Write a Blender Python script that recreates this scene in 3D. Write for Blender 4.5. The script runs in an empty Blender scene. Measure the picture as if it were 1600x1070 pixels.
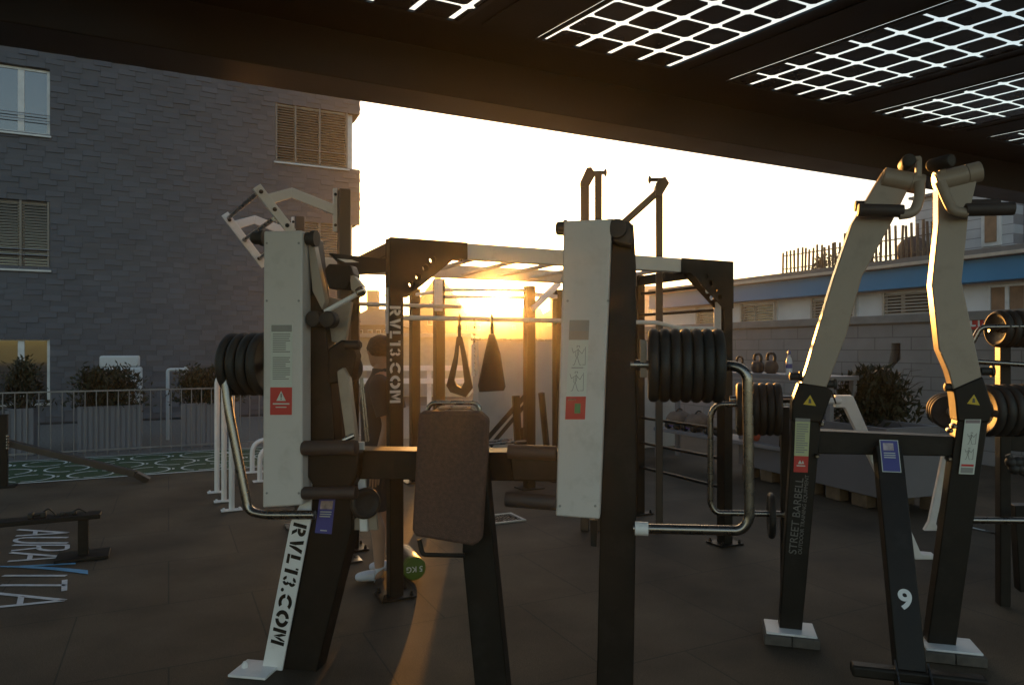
import bpy, bmesh, math, random
from mathutils import Vector as V, Matrix
random.seed(7)
R = math.radians
SC = bpy.context.scene
COL = SC.collection

# ------------------------------------------------------------------ camera, sky, sun, exposure
F, HY, H = 1100.0, 545.0, 1.62          # focal length and horizon in photo pixels (1600 wide), eye height in metres
cam = bpy.data.cameras.new("camera"); camo = bpy.data.objects.new("camera", cam); COL.objects.link(camo)
camo.location = (0, 0, H); camo.rotation_euler = (R(90), 0, 0)
cam.sensor_width = 36; cam.lens = 36 * F / 1600; cam.shift_y = (HY - 535) / 1600
cam.clip_start = 0.05; cam.clip_end = 3000
SC.camera = camo
SUN_EL, SUN_AZ = 4.6, -1.1
world = bpy.data.worlds.new("World"); SC.world = world; world.use_nodes = True
wn = world.node_tree; bg = wn.nodes["Background"]
sky = wn.nodes.new("ShaderNodeTexSky"); sky.sky_type = 'NISHITA'; sky.sun_disc = False
sky.sun_elevation = R(SUN_EL); sky.sun_rotation = R(SUN_AZ); sky.dust_density = 1.2; sky.air_density = 0.8; sky.ozone_density = 0.6
wn.links.new(sky.outputs[0], bg.inputs[0]); bg.inputs[1].default_value = 0.15
sun = bpy.data.lights.new("sun", 'SUN'); suno = bpy.data.objects.new("sun", sun); COL.objects.link(suno)
sun.energy = 4.5; sun.angle = R(0.6); sun.color = (1.0, 0.42, 0.08)
sd = V((math.sin(R(SUN_AZ)) * math.cos(R(SUN_EL)), math.cos(R(SUN_AZ)) * math.cos(R(SUN_EL)), math.sin(R(SUN_EL))))
suno.rotation_euler = (-sd).to_track_quat('-Z', 'Y').to_euler(); suno.location = (0, 30, 20)
SC.view_settings.view_transform = 'Standard'; SC.view_settings.look = 'None'
SC.view_settings.gamma = 1; SC.view_settings.exposure = 1.35
SC.render.engine = 'CYCLES'
SC.cycles.use_denoising = True
SC.cycles.max_bounces = 8; SC.cycles.transparent_max_bounces = 16; SC.cycles.volume_bounces = 0
SC.cycles.sample_clamp_indirect = 6

# ------------------------------------------------------------------ frames of reference
AZ = R(64)
A = V((math.sin(AZ), math.cos(AZ), 0)); B = V((-math.cos(AZ), math.sin(AZ), 0)); Z = V((0, 0, 1))
M1 = V((0.985, -0.172, 0)).normalized(); M1N = V((0.172, 0.985, 0)).normalized()
M9 = V((0.963, -0.27, 0)).normalized(); M9N = V((0.27, 0.963, 0)).normalized()
def P(px, py, y): return V(((px - 800) / F * y, y, H + (HY - py) / F * y))
def G(px, py):
    y = F * H / (py - HY); return V(((px - 800) / F * y, y, 0))
def PL(px, py, p0, n):                      # where the sight line meets a vertical plane
    d = V(((px - 800) / F, 1, (HY - py) / F)); c = V((0, 0, H))
    return c + d * ((p0 - c).dot(n) / d.dot(n))

# ------------------------------------------------------------------ materials
def mat(name, col, rough=0.5, metal=0.0, var=0.12, vscale=6.0, bump=0.0, bscale=120.0, spec=0.5, dirt=None, coord='Object'):
    m = bpy.data.materials.new(name); m.use_nodes = True
    n = m.node_tree.nodes; l = m.node_tree.links; b = n["Principled BSDF"]
    b.inputs['Roughness'].default_value = rough; b.inputs['Metallic'].default_value = metal
    b.inputs['Specular IOR Level'].default_value = spec
    tc = n.new("ShaderNodeTexCoord")
    nz = n.new("ShaderNodeTexNoise"); nz.inputs['Scale'].default_value = vscale; nz.inputs['Detail'].default_value = 6
    l.new(tc.outputs[coord], nz.inputs['Vector'])
    rp = n.new("ShaderNodeValToRGB")
    c0 = [max(0, c * (1 - var)) for c in col]; c1 = [min(1, c * (1 + var)) for c in col]
    rp.color_ramp.elements[0].color = (*c0, 1); rp.color_ramp.elements[0].position = 0.3
    rp.color_ramp.elements[1].color = (*c1, 1); rp.color_ramp.elements[1].position = 0.7
    l.new(nz.outputs['Fac'], rp.inputs[0])
    out = rp.outputs[0]
    if dirt:
        n2 = n.new("ShaderNodeTexNoise"); n2.inputs['Scale'].default_value = dirt[1]; n2.inputs['Detail'].default_value = 10; n2.inputs['Roughness'].default_value = 0.7
        l.new(tc.outputs[coord], n2.inputs['Vector'])
        r2 = n.new("ShaderNodeValToRGB"); r2.color_ramp.elements[0].position = 0.52; r2.color_ramp.elements[1].position = 0.75
        l.new(n2.outputs['Fac'], r2.inputs[0])
        mx = n.new("ShaderNodeMixRGB"); mx.inputs[2].default_value = (*dirt[0], 1)
        l.new(r2.outputs[0], mx.inputs[0]); l.new(out, mx.inputs[1]); out = mx.outputs[0]
    l.new(out, b.inputs['Base Color'])
    rr = n.new("ShaderNodeMapRange"); rr.inputs['To Min'].default_value = max(0.02, rough - 0.1); rr.inputs['To Max'].default_value = min(1, rough + 0.1)
    l.new(nz.outputs['Fac'], rr.inputs['Value']); l.new(rr.outputs[0], b.inputs['Roughness'])
    if bump:
        n3 = n.new("ShaderNodeTexNoise"); n3.inputs['Scale'].default_value = bscale; n3.inputs['Detail'].default_value = 3
        l.new(tc.outputs[coord], n3.inputs['Vector'])
        bp = n.new("ShaderNodeBump"); bp.inputs['Strength'].default_value = bump; bp.inputs['Distance'].default_value = 0.01
        l.new(n3.outputs['Fac'], bp.inputs['Height']); l.new(bp.outputs[0], b.inputs['Normal'])
    return m
BLACK = mat("black_powder_coat", (0.014, 0.0105, 0.0075), 0.48, 0, 0.2, 9, 0.08, 500, spec=0.22, dirt=((0.028, 0.023, 0.018), 5))
WHITE = mat("white_powder_coat", (0.74, 0.715, 0.70), 0.38, 0, 0.04, 5, 0.05, 500, dirt=((0.5, 0.48, 0.45), 4))
BEIGE = mat("beige_powder_coat", (0.33, 0.26, 0.20), 0.42, 0, 0.04, 5, 0.06, 500, dirt=((0.26, 0.205, 0.16), 7))
GREYP = mat("light_grey_cover", (0.57, 0.52, 0.485), 0.45, 0, 0.03, 4, 0.05, 600, dirt=((0.44, 0.40, 0.36), 6))
STEEL = mat("brushed_steel", (0.26, 0.235, 0.21), 0.28, 1.0, 0.08, 20)
RUBBER = mat("black_rubber", (0.02, 0.017, 0.014), 0.6, 0, 0.2, 14, 0.12, 300, dirt=((0.045, 0.04, 0.036), 7))
PAD = mat("dark_foam_pad", (0.045, 0.032, 0.028), 0.6, 0, 0.15, 10, 0.15, 350)
FELT = mat("rubber_crumb_seat", (0.105, 0.055, 0.038), 0.85, 0, 0.25, 60, 0.5, 260)
BROWN = mat("brown_steel", (0.05, 0.038, 0.03), 0.45, 0, 0.15, 8, 0.06, 400)
RED = mat("red_print", (0.5, 0.03, 0.025), 0.4, 0, 0.05)
YELLOW = mat("yellow_print", (0.62, 0.42, 0.02), 0.4, 0, 0.05)
BLUEP = mat("blue_print", (0.06, 0.06, 0.25), 0.4, 0, 0.1)
PAPER = mat("sticker_white", (0.55, 0.56, 0.5), 0.4, 0, 0.04)
PALEY = mat("sticker_pale_green", (0.45, 0.47, 0.26), 0.4, 0, 0.05)
INK = mat("sticker_ink", (0.09, 0.08, 0.07), 0.5, 0, 0.1)
GREYINK = mat("sticker_grey", (0.25, 0.24, 0.22), 0.5, 0, 0.1)
WTEXT = mat("white_lettering", (0.66, 0.66, 0.66), 0.45, 0, 0.05)
DTEXT = mat("grey_lettering", (0.13, 0.12, 0.11), 0.5, 0, 0.1)

# ------------------------------------------------------------------ mesh builder
class MB:
    def __init__(s): s.bm = bmesh.new()
    def prism(s, pts, vec):
        a = [s.bm.verts.new(p) for p in pts]; b = [s.bm.verts.new(p + vec) for p in pts]; k = len(pts)
        s.bm.faces.new(a); s.bm.faces.new(b[::-1])
        for i in range(k): s.bm.faces.new((a[i], b[i], b[(i + 1) % k], a[(i + 1) % k]))
        return s
    def poly(s, pts):
        s.bm.faces.new([s.bm.verts.new(p) for p in pts]); return s
    def box(s, c, x, y, z, ax=V((1, 0, 0)), ay=V((0, 1, 0)), az=V((0, 0, 1))):     # c = centre, sizes along three axes
        o = c - ax * x / 2 - ay * y / 2 - az * z / 2
        return s.prism([o, o + ax * x, o + ax * x + ay * y, o + ay * y], az * z)
    def bar(s, a, b, w, d, side=None):           # rectangular beam
        t = (b - a).normalized()
        if side is None: side = V((1, 0, 0)) if abs(t.x) < 0.9 else V((0, 1, 0))
        u = (side - t * side.dot(t)).normalized(); v = t.cross(u)
        return s.prism([a - u * w / 2 - v * d / 2, a + u * w / 2 - v * d / 2, a + u * w / 2 + v * d / 2, a - u * w / 2 + v * d / 2], b - a)
    def sweep(s, pts, rad, seg=14):
        t = (pts[1] - pts[0]).normalized()
        u = t.orthogonal().normalized(); rings = []
        for i, p in enumerate(pts):
            if 0 < i < len(pts) - 1: t2 = ((pts[i + 1] - p).normalized() + (p - pts[i - 1]).normalized()).normalized()
            elif i: t2 = (p - pts[i - 1]).normalized()
            else: t2 = t
            u = (u - t2 * u.dot(t2)).normalized(); w = t2.cross(u)
            r = rad[i] if isinstance(rad, (list, tuple)) else rad
            rings.append([s.bm.verts.new(p + (u * math.cos(2 * math.pi * k / seg) + w * math.sin(2 * math.pi * k / seg)) * r) for k in range(seg)])
        for a, b in zip(rings, rings[1:]):
            for k in range(seg): s.bm.faces.new((a[k], a[(k + 1) % seg], b[(k + 1) % seg], b[k]))
        s.bm.faces.new(rings[0][::-1]); s.bm.faces.new(rings[-1])
        return s
    def tube(s, pts, r, fil=0.0, seg=14):
        out = [pts[0]]
        for i in range(1, len(pts) - 1):
            p = pts[i]; a = pts[i - 1] - p; b = pts[i + 1] - p
            f = min(fil, a.length * 0.48, b.length * 0.48)
            if f < 1e-4: out.append(p); continue
            p0 = p + a.normalized() * f; p1 = p + b.normalized() * f
            for k in range(9):
                q = k / 8; out.append(p0 * (1 - q) ** 2 + p * 2 * q * (1 - q) + p1 * q * q)
        out.append(pts[-1])
        return s.sweep(out, r, seg)
    def cyl(s, a, b, r, seg=20): return s.sweep([a, b], r, seg)
    def lathe(s, o, ax, prof, seg=36):           # prof: (radius, height) pairs
        ax = ax.normalized(); u = ax.orthogonal().normalized(); w = ax.cross(u); rings = []
        for r, h in prof:
            rings.append([s.bm.verts.new(o + ax * h + (u * math.cos(2 * math.pi * k / seg) + w * math.sin(2 * math.pi * k / seg)) * max(r, 1e-4)) for k in range(seg)])
        for a, b in zip(rings, rings[1:]):
            for k in range(seg): s.bm.faces.new((a[k], a[(k + 1) % seg], b[(k + 1) % seg], b[k]))
        s.bm.faces.new(rings[0][::-1]); s.bm.faces.new(rings[-1])
        return s
    def ball(s, c, rx, ry=None, rz=None, sub=3):
        ret = bmesh.ops.create_icosphere(s.bm, subdivisions=sub, radius=1)
        for v in ret['verts']: v.co = V((v.co.x * rx, v.co.y * (ry or rx), v.co.z * (rz or rx))) + c
        return s
    def build(s, name, m, parent=None, bevel=0.0, smooth=True, angle=35):
        bmesh.ops.recalc_face_normals(s.bm, faces=s.bm.faces)
        me = bpy.data.meshes.new(name)
        off = LOC.get(parent.name, V((0, 0, 0))) if parent else V((0, 0, 0))
        if off.length: bmesh.ops.translate(s.bm, verts=s.bm.verts, vec=-off)
        s.bm.to_mesh(me); s.bm.free()
        if smooth:
            me.polygons.foreach_set('use_smooth', [True] * len(me.polygons)); me.set_sharp_from_angle(angle=R(angle))
        if m: me.materials.append(m)
        o = bpy.data.objects.new(name, me); COL.objects.link(o)
        if parent: o.parent = parent; LOC[o.name] = off
        if bevel:
            bv = o.modifiers.new("bevel", 'BEVEL'); bv.width = bevel; bv.segments = 2; bv.limit_method = 'ANGLE'; bv.angle_limit = R(40)
            bv.harden_normals = False
        return o
LOC = {}
def tag(o, label, cat, group=None):
    o["label"] = label; o["category"] = cat
    if group: o["group"] = group
    return o
def thing(name, label, cat, loc, group=None):
    o = bpy.data.objects.new(name, None); COL.objects.link(o); o.location = loc; o.empty_display_size = 0.1
    LOC[o.name] = V(loc); return tag(o, label, cat, group)
def struct(o): o["kind"] = "structure"; return o
def text_mesh(body, mtx, size, m, name, parent, bold=0.0, thick=0.0012):
    cu = bpy.data.curves.new("lettering_curve", 'FONT'); cu.body = body; cu.size = size; cu.offset = bold; cu.extrude = thick
    cu.align_x = 'LEFT'
    tmp = bpy.data.objects.new("lettering_tmp", cu); COL.objects.link(tmp)
    dg = bpy.context.evaluated_depsgraph_get(); me = bpy.data.meshes.new_from_object(tmp.evaluated_get(dg))
    bpy.data.objects.remove(tmp); bpy.data.curves.remove(cu)
    off = LOC.get(parent.name, V((0, 0, 0))) if parent else V((0, 0, 0))
    me.transform(Matrix.Translation(-off) @ mtx)
    me.materials.clear(); me.materials.append(m); me.name = name
    o = bpy.data.objects.new(name, me); COL.objects.link(o)
    if parent: o.parent = parent; LOC[o.name] = off
    return o
def frame(o, x, y):
    x = x.normalized(); y = (y - x * y.dot(x)).normalized(); z = x.cross(y)
    m = Matrix.Identity(4)
    for i in range(3): m[i][0] = x[i]; m[i][1] = y[i]; m[i][2] = z[i]; m[i][3] = o[i]
    return m
def sector(cx, cy, ro, ri, a0, a1, n=10):
    o = [(cx + ro * math.cos(R(a0 + (a1 - a0) * k / n)), cy + ro * math.sin(R(a0 + (a1 - a0) * k / n))) for k in range(n + 1)]
    i = [(cx + ri * math.cos(R(a1 + (a0 - a1) * k / n)), cy + ri * math.sin(R(a1 + (a0 - a1) * k / n))) for k in range(n + 1)]
    return o + i
def rc(a, b, c, d): return [(a, b), (c, b), (c, d), (a, d)]
STENCIL = {
 'R': (0.74, [rc(0, 0, .21, 1), [(.28, .79), (.4, .79)] + sector(.4, .7, .09, .09, 90, -90, 6)[:7] + [(.28, .61), (.28, .4), (.4, .4)] + sector(.4, .7, .3, .3, -90, 90, 10)[:11] + [(.28, 1)], [(.3, .35), (.5, .35), (.74, 0), (.5, 0)]]),
 'V': (0.78, [[(0, 1), (.22, 1), (.37, .42), (.37, 0), (.27, 0)], [(.43, 0), (.51, 0), (.78, 1), (.56, 1), (.43, .48)]]),
 'L': (0.55, [rc(0, .27, .21, 1), rc(0, 0, .55, .2)]),
 '1': (0.38, [rc(.15, 0, .37, 1), rc(0, .8, .1, 1)]),
 '3': (0.6, [sector(.3, .73, .27, .1, -70, 70), sector(.3, .73, .27, .1, 95, 175, 6), sector(.3, .27, .27, .1, -70, 70), sector(.3, .27, .27, .1, 185, 265, 6)]),
 '.': (0.22, [sector(.11, .11, .11, .0001, 0, 359, 14)]),
 'C': (0.76, [sector(.42, .5, .5, .27, 50, 170), sector(.42, .5, .5, .27, 190, 310)]),
 'O': (0.9, [sector(.45, .5, .5, .26, 100, 260, 14), sector(.45, .5, .5, .26, -80, 80, 14)]),
 'M': (0.92, [rc(0, 0, .2, 1), rc(.72, 0, .92, 1), [(.25, 1), (.3, 1), (.46, .55), (.46, .1), (.25, .68)], [(.62, 1), (.67, 1), (.67, .68), (.5, .15), (.5, .6)]]),
}
def stencil(body, origin, xd, yd, height, length, m, name, parent, thick=0.0015):
    xd = xd.normalized(); yd = yd.normalized(); nrm = xd.cross(yd)
    gap = 0.16; tot = sum(STENCIL[c][0] for c in body) + gap * (len(body) - 1); k = length / tot
    b = MB(); x = 0
    for c in body:
        w, polys = STENCIL[c]
        for pl in polys:
            b.prism([origin + xd * ((x + u) * k) + yd * (v * height) for u, v in pl], nrm * thick)
        x += w + gap
    return b.build(name, m, parent, smooth=False)
def slab(pts, p0, n, depth): return MB().prism([PL(x, y, p0, n) for x, y in pts], n * depth)
def disc_plate(name, c, ax, r, t, label, group, m=None):
    # rubber weight plate: rounded rim, raised hub; axis ax, thickness t
    b = MB(); q = t / 2; e = min(t * 0.45, 0.02)
    b.lathe(c, ax, [(0.027, -q * 0.6), (0.05, -q * 0.6), (0.055, -q * 0.75), (r * 0.8, -q * 0.8), (r * 0.86, -q), (r - e, -q), (r - e * 0.5, -q * 0.86), (r - e * 0.12, -q * 0.5), (r, 0),
                    (r - e * 0.12, q * 0.5), (r - e * 0.5, q * 0.86), (r - e, q), (r * 0.86, q), (r * 0.8, q * 0.8), (0.055, q * 0.75), (0.05, q * 0.6), (0.027, q * 0.6)], 48)
    o = b.build(name, m or RUBBER, None, angle=60)
    # put the origin at the plate's centre
    o.data.transform(Matrix.Translation(-c)); o.location = c
    return tag(o, label, "weight plate", group)
ORD = ["first", "second", "third", "fourth", "fifth", "sixth", "seventh", "eighth", "ninth"]
def bolt(b, p, n, r=0.011):
    b.lathe(p - n * 0.001, -n, [(r, 0), (r, 0.006), (r * 0.7, 0.009)], 8)

# ================================================================== GROUND
def floor_mat():
    m = bpy.data.materials.new("rubber_floor"); m.use_nodes = True; n = m.node_tree.nodes; l = m.node_tree.links; b = n["Principled BSDF"]
    tc = n.new("ShaderNodeTexCoord"); mp = n.new("ShaderNodeMapping"); mp.inputs['Rotation'].default_value = (0, 0, -R(26))
    l.new(tc.outputs['Object'], mp.inputs[0])
    br = n.new("ShaderNodeTexBrick"); br.offset = 0.5; br.inputs['Scale'].default_value = 1.0
    br.inputs['Brick Width'].default_value = 1.0; br.inputs['Row Height'].default_value = 1.0; br.inputs['Mortar Size'].default_value = 0.005; br.inputs['Mortar Smooth'].default_value = 0.2
    br.inputs['Color1'].default_value = (0.064, 0.046, 0.029, 1); br.inputs['Color2'].default_value = (0.071, 0.052, 0.034, 1); br.inputs['Mortar'].default_value = (0.035, 0.028, 0.02, 1)
    l.new(mp.outputs[0], br.inputs[0])
    n1 = n.new("ShaderNodeTexNoise"); n1.inputs['Scale'].default_value = 220; n1.inputs['Detail'].default_value = 3; l.new(tc.outputs['Object'], n1.inputs[0])
    n2 = n.new("ShaderNodeTexNoise"); n2.inputs['Scale'].default_value = 1.3; n2.inputs['Detail'].default_value = 8; l.new(tc.outputs['Object'], n2.inputs[0])
    r1 = n.new("ShaderNodeMapRange"); r1.inputs['From Min'].default_value = 0.3; r1.inputs['From Max'].default_value = 0.7; r1.inputs['To Min'].default_value = 0.4; r1.inputs['To Max'].default_value = 1.7; l.new(n1.outputs[0], r1.inputs[0])
    r2 = n.new("ShaderNodeMapRange"); r2.inputs['From Min'].default_value = 0.3; r2.inputs['From Max'].default_value = 0.7; r2.inputs['To Min'].default_value = 0.6; r2.inputs['To Max'].default_value = 1.45; l.new(n2.outputs[0], r2.inputs[0])
    mu = n.new("ShaderNodeMath"); mu.operation = 'MULTIPLY'; l.new(r1.outputs[0], mu.inputs[0]); l.new(r2.outputs[0], mu.inputs[1])
    mx = n.new("ShaderNodeVectorMath"); mx.operation = 'SCALE'; l.new(br.outputs[0], mx.inputs[0]); l.new(mu.outputs[0], mx.inputs['Scale'])
    l.new(mx.outputs[0], b.inputs['Base Color']); b.inputs['Roughness'].default_value = 0.8
    b.inputs['Specular IOR Level'].default_value = 0.3
    bp = n.new("ShaderNodeBump"); bp.inputs['Strength'].default_value = 0.35; bp.inputs['Distance'].default_value = 0.004
    l.new(n1.outputs[0], bp.inputs['Height']); l.new(bp.outputs[0], b.inputs['Normal'])
    return m
def sheet(name, pts, z, m):
    return struct(MB().poly([V((p[0], p[1], z)) for p in pts]).build(name, m, smooth=False))
GROUND = mat("city_ground", (0.06, 0.057, 0.055), 0.9, 0, 0.25, 0.6, 0.3, 60)
FLOORM = floor_mat()
sheet("ground", [(-400, -60), (400, -60), (400, 420), (-400, 420)], -0.012, GROUND)
def AB(o, a, b, z=0): return V((o.x, o.y, z)) + A * a + B * b
T0 = G(14, 757)                                # near edge of the turf, runs along A
f0 = T0
sheet("gym_floor", [AB(f0, -9, -14), AB(f0, 16, -14), AB(f0, 16, 3.0), AB(f0, -9, 3.0)], -0.004, FLOORM)
TURF = mat("green_turf", (0.028, 0.06, 0.022), 0.9, 0, 0.3, 30, 0.6, 300)
sheet("turf", [AB(T0, -6, 0.04), AB(T0, 3.6, 0.04), AB(T0, 3.6, 2.05), AB(T0, -6, 2.05)], 0.0, TURF)
GRAVEL = mat("gravel", (0.16, 0.145, 0.13), 0.9, 0, 0.4, 25, 0.9, 40)
sheet("gravel_strip", [AB(T0, -9, 2.1), AB(T0, 14, 2.1), AB(T0, 14, 9), AB(T0, -9, 9)], 0.0, GRAVEL)
mk = MB()
def flat_quad(b, a0, b0, a1, b1, z=0.004): b.poly([AB(T0, a0, b0, z), AB(T0, a1, b0, z), AB(T0, a1, b1, z), AB(T0, a0, b1, z)])
flat_quad(mk, -6, 0.0, 3.6, 0.05, 0.0045); flat_quad(mk, -6, 2.0, 3.6, 2.04)
for row in range(3):
    for c in range(-9, 6):
        ca = c * 0.66 + (0.33 if row % 2 else 0) + 0.15; cb = 0.38 + row * 0.62
        if ca < -5.8 or ca > 3.4: continue
        n = 28
        for k in range(n):
            if k % 14 == (5 + row * 3) % 14: continue
            a0, a1 = 2 * math.pi * k / n, 2 * math.pi * (k + 1) / n
            mk.poly([AB(T0, ca + r * math.cos(t), cb + r * math.sin(t), 0.004) for r, t in ((0.27, a0), (0.27, a1), (0.24, a1), (0.24, a0))])
        flat_quad(mk, ca + 0.285, cb - 0.05, ca + 0.315, cb + 0.05)
struct(mk.build("turf_markings", mat("field_paint", (0.6, 0.62, 0.58), 0.8, 0, 0.2, 30), smooth=False))
# AURA VITA painted on the rubber floor
PAINT = mat("floor_paint", (0.5, 0.5, 0.52), 0.75, 0, 0.18, 18)
LETW = 0.25
org = G(28, 827); dx = V((0.527, -0.85, 0)).normalized(); dy = V((1, 0, 0))
fl = thing("floor_lettering", "white painted letters AURA VITA with a blue swoosh on the dark rubber floor", "floor lettering", (org.x, org.y, 0))
def floor_letter(ch, pos, w, h=0.45, s=0.034):
    b = MB()
    def q(u, v): return org + dx * (pos + u * w) + dy * (v * h) + V((0, 0, 0.0))
    def line(u0, v0, u1, v1):
        p0, p1 = q(u0, v0), q(u1, v1); t = (p1 - p0).normalized(); nn = V((-t.y, t.x, 0)) * s / 2
        b.prism([p0 - nn, p1 - nn, p1 + nn, p0 + nn], V((0, 0, 0.0015)))
    if ch == 'A': line(0, 0, .5, 1); line(.5, 1, 1, 0); line(.22, .36, .78, .36)
    if ch == 'U':
        line(.05, 1, .05, .3); line(.95, 1, .95, .3)
        pts = [(.5 - .45 * math.cos(R(t)), .3 - .29 * math.sin(R(t))) for t in range(0, 181, 20)]
        for (a, c), (d, e) in zip(pts, pts[1:]): line(a, c, d, e)
    if ch == 'R':
        line(.08, 0, .08, 1); line(.08, 1, .55, 1); line(.08, .48, .55, .48); line(.5, .48, .95, 0)
        pts = [(.55 + .36 * math.cos(R(t)), .74 + .26 * math.sin(R(t))) for t in range(-90, 91, 20)]
        for (a, c), (d, e) in zip(pts, pts[1:]): line(a, c, d, e)
    if ch == 'I': line(.5, 0, .5, 1)
    if ch == 'T': line(.5, 0, .5, 1); line(0, .98, 1, .98)
    return b
x = 0
for ch, w in (('A', .25), ('U', .22), ('R', .22), ('A', .27)):
    floor_letter(ch, x, w).build("letter", PAINT, fl, smooth=False); x += w + 0.05
sw = MB()
def sq(u, v): return org + dx * (x + u) + dy * (v * 0.45)
for k in range(14):
    t0_, t1_ = k / 14, (k + 1) / 14
    def edge(t):
        c = sq(0.10 + 0.16 * t * t, -0.15 + 1.5 * t); w_ = 0.010 + 0.040 * t
        return c - dx * w_, c + dx * w_
    (a_, b_), (c_, d_) = edge(t0_), edge(t1_)
    sw.prism([a_, c_, d_, b_], V((0, 0, 0.002)))
sw.prism([sq(0.10, 0.02), sq(0.0, 1.15), sq(0.03, 1.15), sq(0.125, 0.02)], V((0, 0, 0.0026)))
sw.build("swoosh", mat("blue_floor_paint", (0.12, 0.3, 0.5), 0.75, 0, 0.15, 18), fl, smooth=False)
x += 0.30
for ch, w in (('I', .1), ('T', .26), ('A', .3)):
    floor_letter(ch, x, w).build("letter", PAINT, fl, smooth=False); x += w + 0.06
# drain grate
dg_ = G(786, 810); b = MB()
dr = thing("floor_drain", "pale square drain grate let into the floor", "drain", dg_)
for s_ in (-1, 1):
    b.box(dg_ + A * 0.15 * s_ + V((0, 0, 0.004)), 0.03, 0.33, 0.012, A, B); b.box(dg_ + B * 0.15 * s_ + V((0, 0, 0.004)), 0.27, 0.03, 0.012, A, B)
b.build("grate_frame", mat("galvanised", (0.5, 0.5, 0.48), 0.35, 0.6), dr, smooth=False)
b = MB()
for k in range(9): b.box(dg_ + A * (-0.12 + k * 0.03) + V((0, 0, 0.002)), 0.012, 0.27, 0.008, A, B)
b.build("grate_slats", STEEL, dr, smooth=False)

# ================================================================== LEFT BUILDING
OB = V((-0.7273 * 14.7, 14.7, 0))
def fs(px):
    u = (px - 800) / F; return (u * OB.y - OB.x) / (A.x - A.y * u)
def fz(px, py): return H + (HY - py) / F * (OB.y + A.y * fs(px))
def FB(s, z, d=0.0): return OB + A * s + V((0, 0, z)) + B * d      # d behind the facade
S_END = fs(562); S_W0, S_W1 = fs(430), fs(544); S_L1 = fs(78); S_L0 = S_L1 - 1.75
bld = thing("apartment_building", "dark apartment block clad in grey slate shingles with shuttered corner windows", "building", (OB.x, OB.y, 0))
SLATE = mat("slate_shingles", (0.065, 0.067, 0.08), 0.62, 0, 0.16, 1.2, 0.25, 60)
SLATEB = mat("slate_backing", (0.03, 0.03, 0.034), 0.8)
winz = []        # openings: (s0, s1, z0, z1)
zr = [(fz(430, 252), fz(430, 160)), (fz(430, 252) - 2.78, fz(430, 160) - 2.78), (fz(430, 252) - 5.56, fz(430, 160) - 5.56)]
zl = [(fz(78, 213), fz(78, 110)), (fz(76, 422), fz(76, 316)), (fz(73, 629), fz(73, 528))]
opens = [(S_W0, S_END + 1, zr[0][0], zr[0][1]), (S_W0, S_END + 1, zr[1][0], zr[1][1])] + [(S_L0, S_L1, a, b_) for a, b_ in zl]
BH = 12.5; BACKD = 11.0
# body set back a little; shingles are real tilted tiles
b = MB()
b.prism([FB(-9, 0, 0.25), FB(S_W0, 0, 0.25), FB(S_W0, 0, BACKD), FB(-9, 0, BACKD)], V((0, 0, BH)))
S_IN = fs(543)
b.prism([FB(S_W0, 0, 0.25), FB(S_IN, 0, 0.25), FB(S_IN, 0, BACKD), FB(S_W0, 0, BACKD)], V((0, 0, BH)))
b.build("wall", SLATEB, bld, smooth=False)
b = MB()
# spandrel bands and full-height skin (thickness behind the tiles), left of the corner windows and between openings
bands = []
def skin(s0, s1, z0, z1): b.prism([FB(s0, z0, 0.01), FB(s1, z0, 0.01), FB(s1, z0, 0.25), FB(s0, z0, 0.25)], V((0, 0, z1 - z0)))
skin(-9, S_L0, 0, BH); skin(S_L1, S_W0, 0, BH)
zs = sorted(zl); cur = 0
for z0, z1 in zs: skin(S_L0, S_L1, cur, z0); cur = z1
skin(S_L0, S_L1, cur, BH)
zs = sorted(zr[:2]); cur = 0; sp = []
for z0, z1 in zs: sp.append((cur, z0)); cur = z1
sp.append((cur, BH))
for z0, z1 in sp:
    b.prism([FB(S_W0, z0, 0.012), FB(S_END, z0, 0.012), FB(S_END, z0, 4.0), FB(S_W0, z0, 4.0)], V((0, 0, z1 - z0)))
b.build("cladding_board", SLATEB, bld, smooth=False)
def shingles(b, place, s0, s1, z0, z1, holes):
    rh, w = 0.118, 0.34; row = 0; z = z0
    while z < z1:
        zm = z + rh / 2; s = s0 - (row % 2) * w - (row // 2 % 4) * 0.13; k = 0
        cuts = [(h[0], h[1]) for h in holes if h[2] < zm < h[3]]
        while s < s1:
            a, c = max(s + 0.002, s0), min(s + w - 0.002, s1)
            for h in cuts:
                if h[0] <= a and c <= h[1]: c = a
                elif a < h[0] < c: c = h[0]
                elif a < h[1] < c: a = h[1]
            t = min(z + rh * 1.1, z1)
            if c - a > 0.015:
                tl = (0.019 + random.uniform(-0.005, 0.007)) if k % 2 else random.uniform(0.002, 0.006)
                sk = random.uniform(-0.006, 0.006); tw = random.uniform(-0.003, 0.003)
                p = [place(a, z + sk, -tl - tw), place(c, z - sk, -tl + tw), place(c, t, -0.002), place(a, t, -0.002)]
                q = [place(a, z + sk, 0.008), place(c, z - sk, 0.008)]
                vs = [b.bm.verts.new(v) for v in p]; b.bm.faces.new(vs).material_index = random.choice((0, 0, 1, 2))
                b.bm.faces.new([vs[1], vs[0], b.bm.verts.new(q[0]), b.bm.verts.new(q[1])])
            s += w; k += 1
        z += rh; row += 1
b = MB(); shingles(b, FB, -6.0, S_END, 0.05, 10.6, opens)
def SB(s, z, d=0.0): return FB(S_END, z, 0) + B * s - A * d
for z0, z1 in sp: shingles(b, SB, 0, 4.0, max(z0, 0.05), min(z1, 10.6), [])
o = b.build("shingle_cladding", SLATE, bld, smooth=False)
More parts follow.
